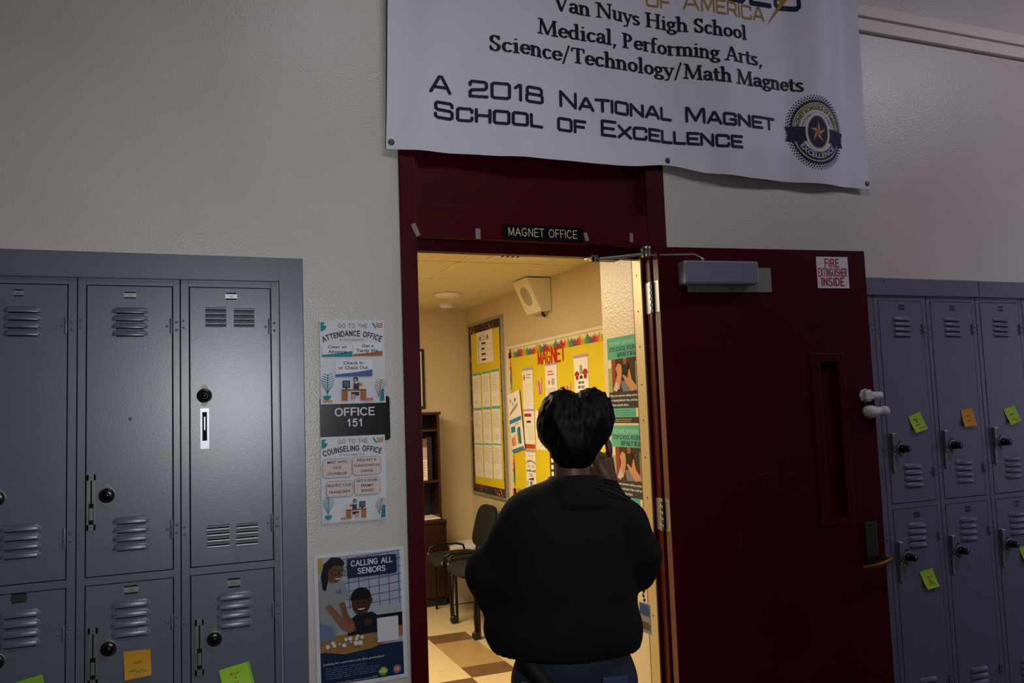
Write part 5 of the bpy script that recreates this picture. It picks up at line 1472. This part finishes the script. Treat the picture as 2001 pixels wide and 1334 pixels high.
# hair: full at the crown with two lobes and a cleft, cut short toward the nape
def hz(x, z): q = S3(x, 0, z); return q[0], q[2]
H = []
def HE(x, z, y, r, rot=0.0, k='0.022'):
    a, b = hz(x, z); H.append(('e', (a, y, b), r, rot, k))
HE(.018, 1.520, -.015, (.092, .098, .088)); HE(-.018, 1.528, -.03, (.060, .085, .085)); HE(.062, 1.532, -.025, (.062, .085, .080))
HE(-.006, 1.564, .0, (.046, .075, .046), .5, '0.012'); HE(.060, 1.565, .0, (.050, .075, .046), -.35, '0.012')
HE(.022, 1.561, .0, (.052, .075, .040), 0.0, '0.010')
HE(.082, 1.538, -.01, (.036, .07, .042), 0.0, '0.012')
HE(-.048, 1.506, -.015, (.028, .07, .045), 0.0, '0.014'); HE(.016, 1.475, -.045, (.074, .062, .055)); HE(.014, 1.440, -.050, (.056, .036, .036))
HE(.018, 1.55, .05, (.085, .06, .055))
rng = np.random.RandomState(3); ph = rng.rand(8) * 6
def hdisp(X, Y, Z):
    a = np.arctan2(X - hx, -(Y + .0)); top = np.clip((Z - 1.45) / .12, 0, 1)
    d = .0022 * np.sin(a * 17 + Z * 55 + ph[0]) + .0018 * np.sin(a * 29 - Z * 80 + ph[1]) + .0014 * np.sin(X * 230 + Z * 110 + ph[2]) + .0012 * np.sin(Y * 260 + Z * 140 + ph[3])
    cleft = .007 * np.exp(-((X - hx - .010) / .007) ** 2) * np.clip((Z - 1.575) / .03, 0, 1)
    return d * (.25 + .45 * top) + cleft
sdf_obj('hair', H, .0042, .02, 'hair', person, 1, disp=hdisp)
for (x, z, dx, dz, bend) in ((.094, 1.565, .022, -.024, .012), (.085, 1.572, .024, -.020, .014), (.075, 1.585, .026, -.016, .012), (.088, 1.55, .022, -.03, .01), (-.05, 1.545, -.016, -.02, .006), (-.055, 1.51, -.014, -.022, .004), (.055, 1.598, .02, .002, .008), (.05, 1.594, .022, .009, .004), (.0, 1.600, -.012, .004, .004), (.090, 1.53, .014, -.026, .008), (-.04, 1.57, -.014, -.01, .006)):
    for j in range(3):
        a, b = hz(x + random.uniform(-.004, .004), z + random.uniform(-.006, .006)); y = random.uniform(-.05, .02)
        p0 = Vector((a, y, b)); p2 = p0 + Vector((dx * KS, -.006, dz * KS)); p1 = (p0 + p2) / 2 + Vector((bend * .6, -.01, bend))
        mb = MB(); mb.tube([p0, p0 * .5 + p1 * .5, p1, p1 * .45 + p2 * .55, p2], [.004, .004, .0034, .0022, .0004], 'hair', 6, cap=False); mb.build('hair_strand', person, loc=None).location = (0, 0, 0)

# jacket
J = []
def JC(a, ra, b, rb, k=None):
    p = ['c', S3(*a), ra, S3(*b), rb]
    if k: p.append(k)
    J.append(tuple(p))
def JE(a, r, rot=0.0, k='0.03'): J.append(('e', S3(*a), r, rot, k))
JE((-.02, -.02, 1.235), (.205, .125, .17)); JE((-.025, -.015, 1.12), (.205, .135, .20)); JE((-.03, -.02, 1.035), (.222, .145, .125)); JE((-.028, -.02, 1.000), (.198, .142, .082))
def RC(*a): J.append(('c',) + a)
JE((.008, -.020, 1.315), (.122, .090, .054)); RC((-.105, -.015, 1.255), .056, (.105, -.015, 1.248), .056)
RC((-.010, -.025, 1.318), .060, (.030, -.025, 1.318), .058, '0.02')
RC((-.045, -.018, 1.288), .052, (-.125, -.013, 1.258), .056); RC((.07, -.018, 1.288), .050, (.135, -.013, 1.250), .056)
# sleeves: left elbow out with the forearm forward, right forearm raised to the face
RC((-.10, -.015, 1.262), .052, (-.165, -.012, 1.195), .062); RC((-.165, -.012, 1.195), .060, (-.226, .01, 1.112), .073); RC((-.226, .015, 1.100), .071, (-.222, .02, 1.040), .060)
RC((-.226, .02, 1.10), .066, (-.105, .20, 1.068), .044)
RC((.10, -.015, 1.262), .050, (.152, -.012, 1.225), .060); RC((.152, -.010, 1.225), .060, (.186, .01, 1.145), .068); RC((.186, .012, 1.135), .062, (.190, .02, 1.075), .034)
RC((.186, .03, 1.12), .058, (.112, .122, 1.318), .040)
def jdisp(X, Y, Z):
    f = .006 * np.sin(X * 7 + Z * 15 + 1.2) * np.sin(Z * 8 - X * 5 + Y * 6) + .0045 * np.sin(Z * 34 + X * 13 + 3 * np.sin(X * 9)) * np.clip((1.12 - Z) * 4, 0, 1) * np.sin(X * 6 + .5) + .003 * np.sin(X * 21 - Z * 11 + Y * 9) * np.sin(Z * 9 + 2)
    hem = np.clip((.92 - Z) / .03, 0, 1) * np.clip((Z - .80) / .04, 0, 1)
    return f * .9 - .003 * hem * np.sin(np.arctan2(X, -Y) * 60)
HEM = .895
def jd2(X, Y, Z): return jdisp(X, Y, Z) + np.clip((HEM - Z) * 6, 0, .3)
sdf_obj('jacket', J, .007, .03, 'jacket', person, 2, disp=jd2)
# collar: folded band round the neck
mb = MB(); n = 40; vs = []; fs = []
cx0, cy0 = .013, -.024
prof = ((.056, 1.345), (.063, 1.360), (.067, 1.362), (.077, 1.345), (.095, 1.315), (.115, 1.280))
for r, z in prof:
    for i in range(n):
        a = 2 * PI * i / n
        vs.append((cx0 + r * 1.02 * math.cos(a), cy0 + r * .86 * math.sin(a), z + .012 * math.sin(a) * -.6 + (-.02 * max(0, math.sin(a)))))
for j in range(len(prof) - 1):
    for i in range(n): fs.append((j * n + i, j * n + (i + 1) % n, (j + 1) * n + (i + 1) % n, (j + 1) * n + i))
mb.add(vs, fs, 'jacket', True); o = mb.build('collar'); o.parent = person; o.location = (0, 0, 0)
md = o.modifiers.new('t', 'SOLIDIFY'); md.thickness = .006

# jeans
Jn = [('e', (-.008, -.005, .85), (.152, .126, .095)), ('e', (-.085, -.035, .80), (.085, .085, .10)), ('e', (.070, -.035, .80), (.085, .085, .10)), ('e', (-.008, .0, .885), (.142, .122, .05))]
for s in (-1, 1):
    Jn += [('c', (-.01 + s * .082, -.005, .80), .092, (-.01 + s * .09, .02, .47), .082), ('c', (-.01 + s * .09, .02, .47), .080, (-.01 + s * .098, -.005, .10), .068)]
sdf_obj('jeans', Jn, .008, .03, 'denim', person, 2)
mb = MB()
def jl(pts, r=.0022): mb.tube(pts, r, 'denim_thread', 6)
for s in (-1, 1):
    cx_ = -.01 + s * .085
    jl([(cx_ - .055, -.112, .835), (cx_, -.124, .828), (cx_ + .055, -.108, .838)])
jl([(-.008, -.118, .865), (-.008, -.122, .84), (-.008, -.116, .79), (-.008, -.10, .74)])
o = mb.build('jeans_stitching'); o.parent = person; o.location = (0, 0, 0)
# shoes
for s in (-1, 1):
    x = -.01 + s * .10
    o = sdf_obj('shoe', [('e', (x, .10, .045), (.048, .095, .042)), ('e', (x, -.02, .055), (.042, .06, .052)), ('c', (x, -.02, .03), .028, (x, .13, .028), .028)], .007, .02, 'sole', person, 1)
# cross body strap below the hem and cord on the right shoulder
def flat_strap(pts, w, m, name, parent, wd):
    mb = MB(); vs = []
    for p in pts:
        p = Vector(p); vs += [p + Vector(wd) * w, p - Vector(wd) * w]
    fs = [(2 * i, 2 * i + 1, 2 * i + 3, 2 * i + 2) for i in range(len(pts) - 1)]
    mb.add(vs, fs, m, True); o = mb.build(name); o.parent = parent; o.location = (0, 0, 0)
    md = o.modifiers.new('t', 'SOLIDIFY'); md.thickness = .004
    return o
flat_strap([(-.150, -.118, .905), (-.118, -.128, .872), (-.085, -.137, .835), (-.050, -.142, .795), (-.02, -.145, .755)], .021, 'strap_black', 'bag_strap', person, (.72, 0, .69))
mb = MB()
mb.tube([S3(.062, -.085, 1.372), S3(.095, -.075, 1.358), S3(.125, -.055, 1.342), S3(.150, -.03, 1.325), S3(.165, .04, 1.27)], .0024, 'strap_black', 8)
mb.tube([S3(.062, -.08, 1.376), S3(.092, -.06, 1.369), S3(.120, -.04, 1.355), S3(.146, -.01, 1.335), S3(.160, .05, 1.28)], .0022, 'strap_black', 8)
o = mb.build('neck_cord'); o.parent = person; o.location = (0, 0, 0)

# things the person carries (things of their own)
PM = Matrix.Translation((PX, PY, 0)) @ Matrix.Rotation(-ANG, 4, 'Z')
bg = thing('id_badge', tuple(PM @ Vector((.200, .065, .955))), 'badge card on a steel chain hanging at the right hip', 'badge', rz=-ANG)
mb = MB(); B = Vector((.200, .065, .955))
def rel(p): return Vector(p) - B
mb.box(.0, .0028, -.028, .028, -.045, .04, 'paper_warm', .001)
cv = Canvas(mb, lambda u, v, l: Vector((-.0004 - l, .026 - u, -.043 + v)))
cv.rect(.004, .05, .048, .08, ink('#5a7ab0')); cv.rect(.004, .012, .048, .03, ink('#b07a30'))
o = mb.build('badge_card'); o.parent = bg; o.location = (0, 0, 0); o.rotation_euler.z = .5
mb = MB()
for k in range(7): mb.lathe([(.0022, -.006), (.0045, 0), (.0022, .006)], (.001 * (-1) ** k, 0, .048 + .0125 * k), (.2 * (-1) ** k, 0, 1), 'chrome', 8)
mb.box(-.003, .005, -.004, .004, .132, .175, 'chrome', .001)
o = mb.build('badge_chain'); o.parent = bg; o.location = (0, 0, 0)
mb = MB(); mb.box(-.034, .034, -.005, .005, -.07, .07, ink('#3c4c70'), .004)
o = tag(mb.build('phone'), 'blue grey phone sticking out of the right back pocket', 'phone'); o.location = PM @ Vector((.098, -.142, .785)); o.rotation_euler.z = -ANG + .25
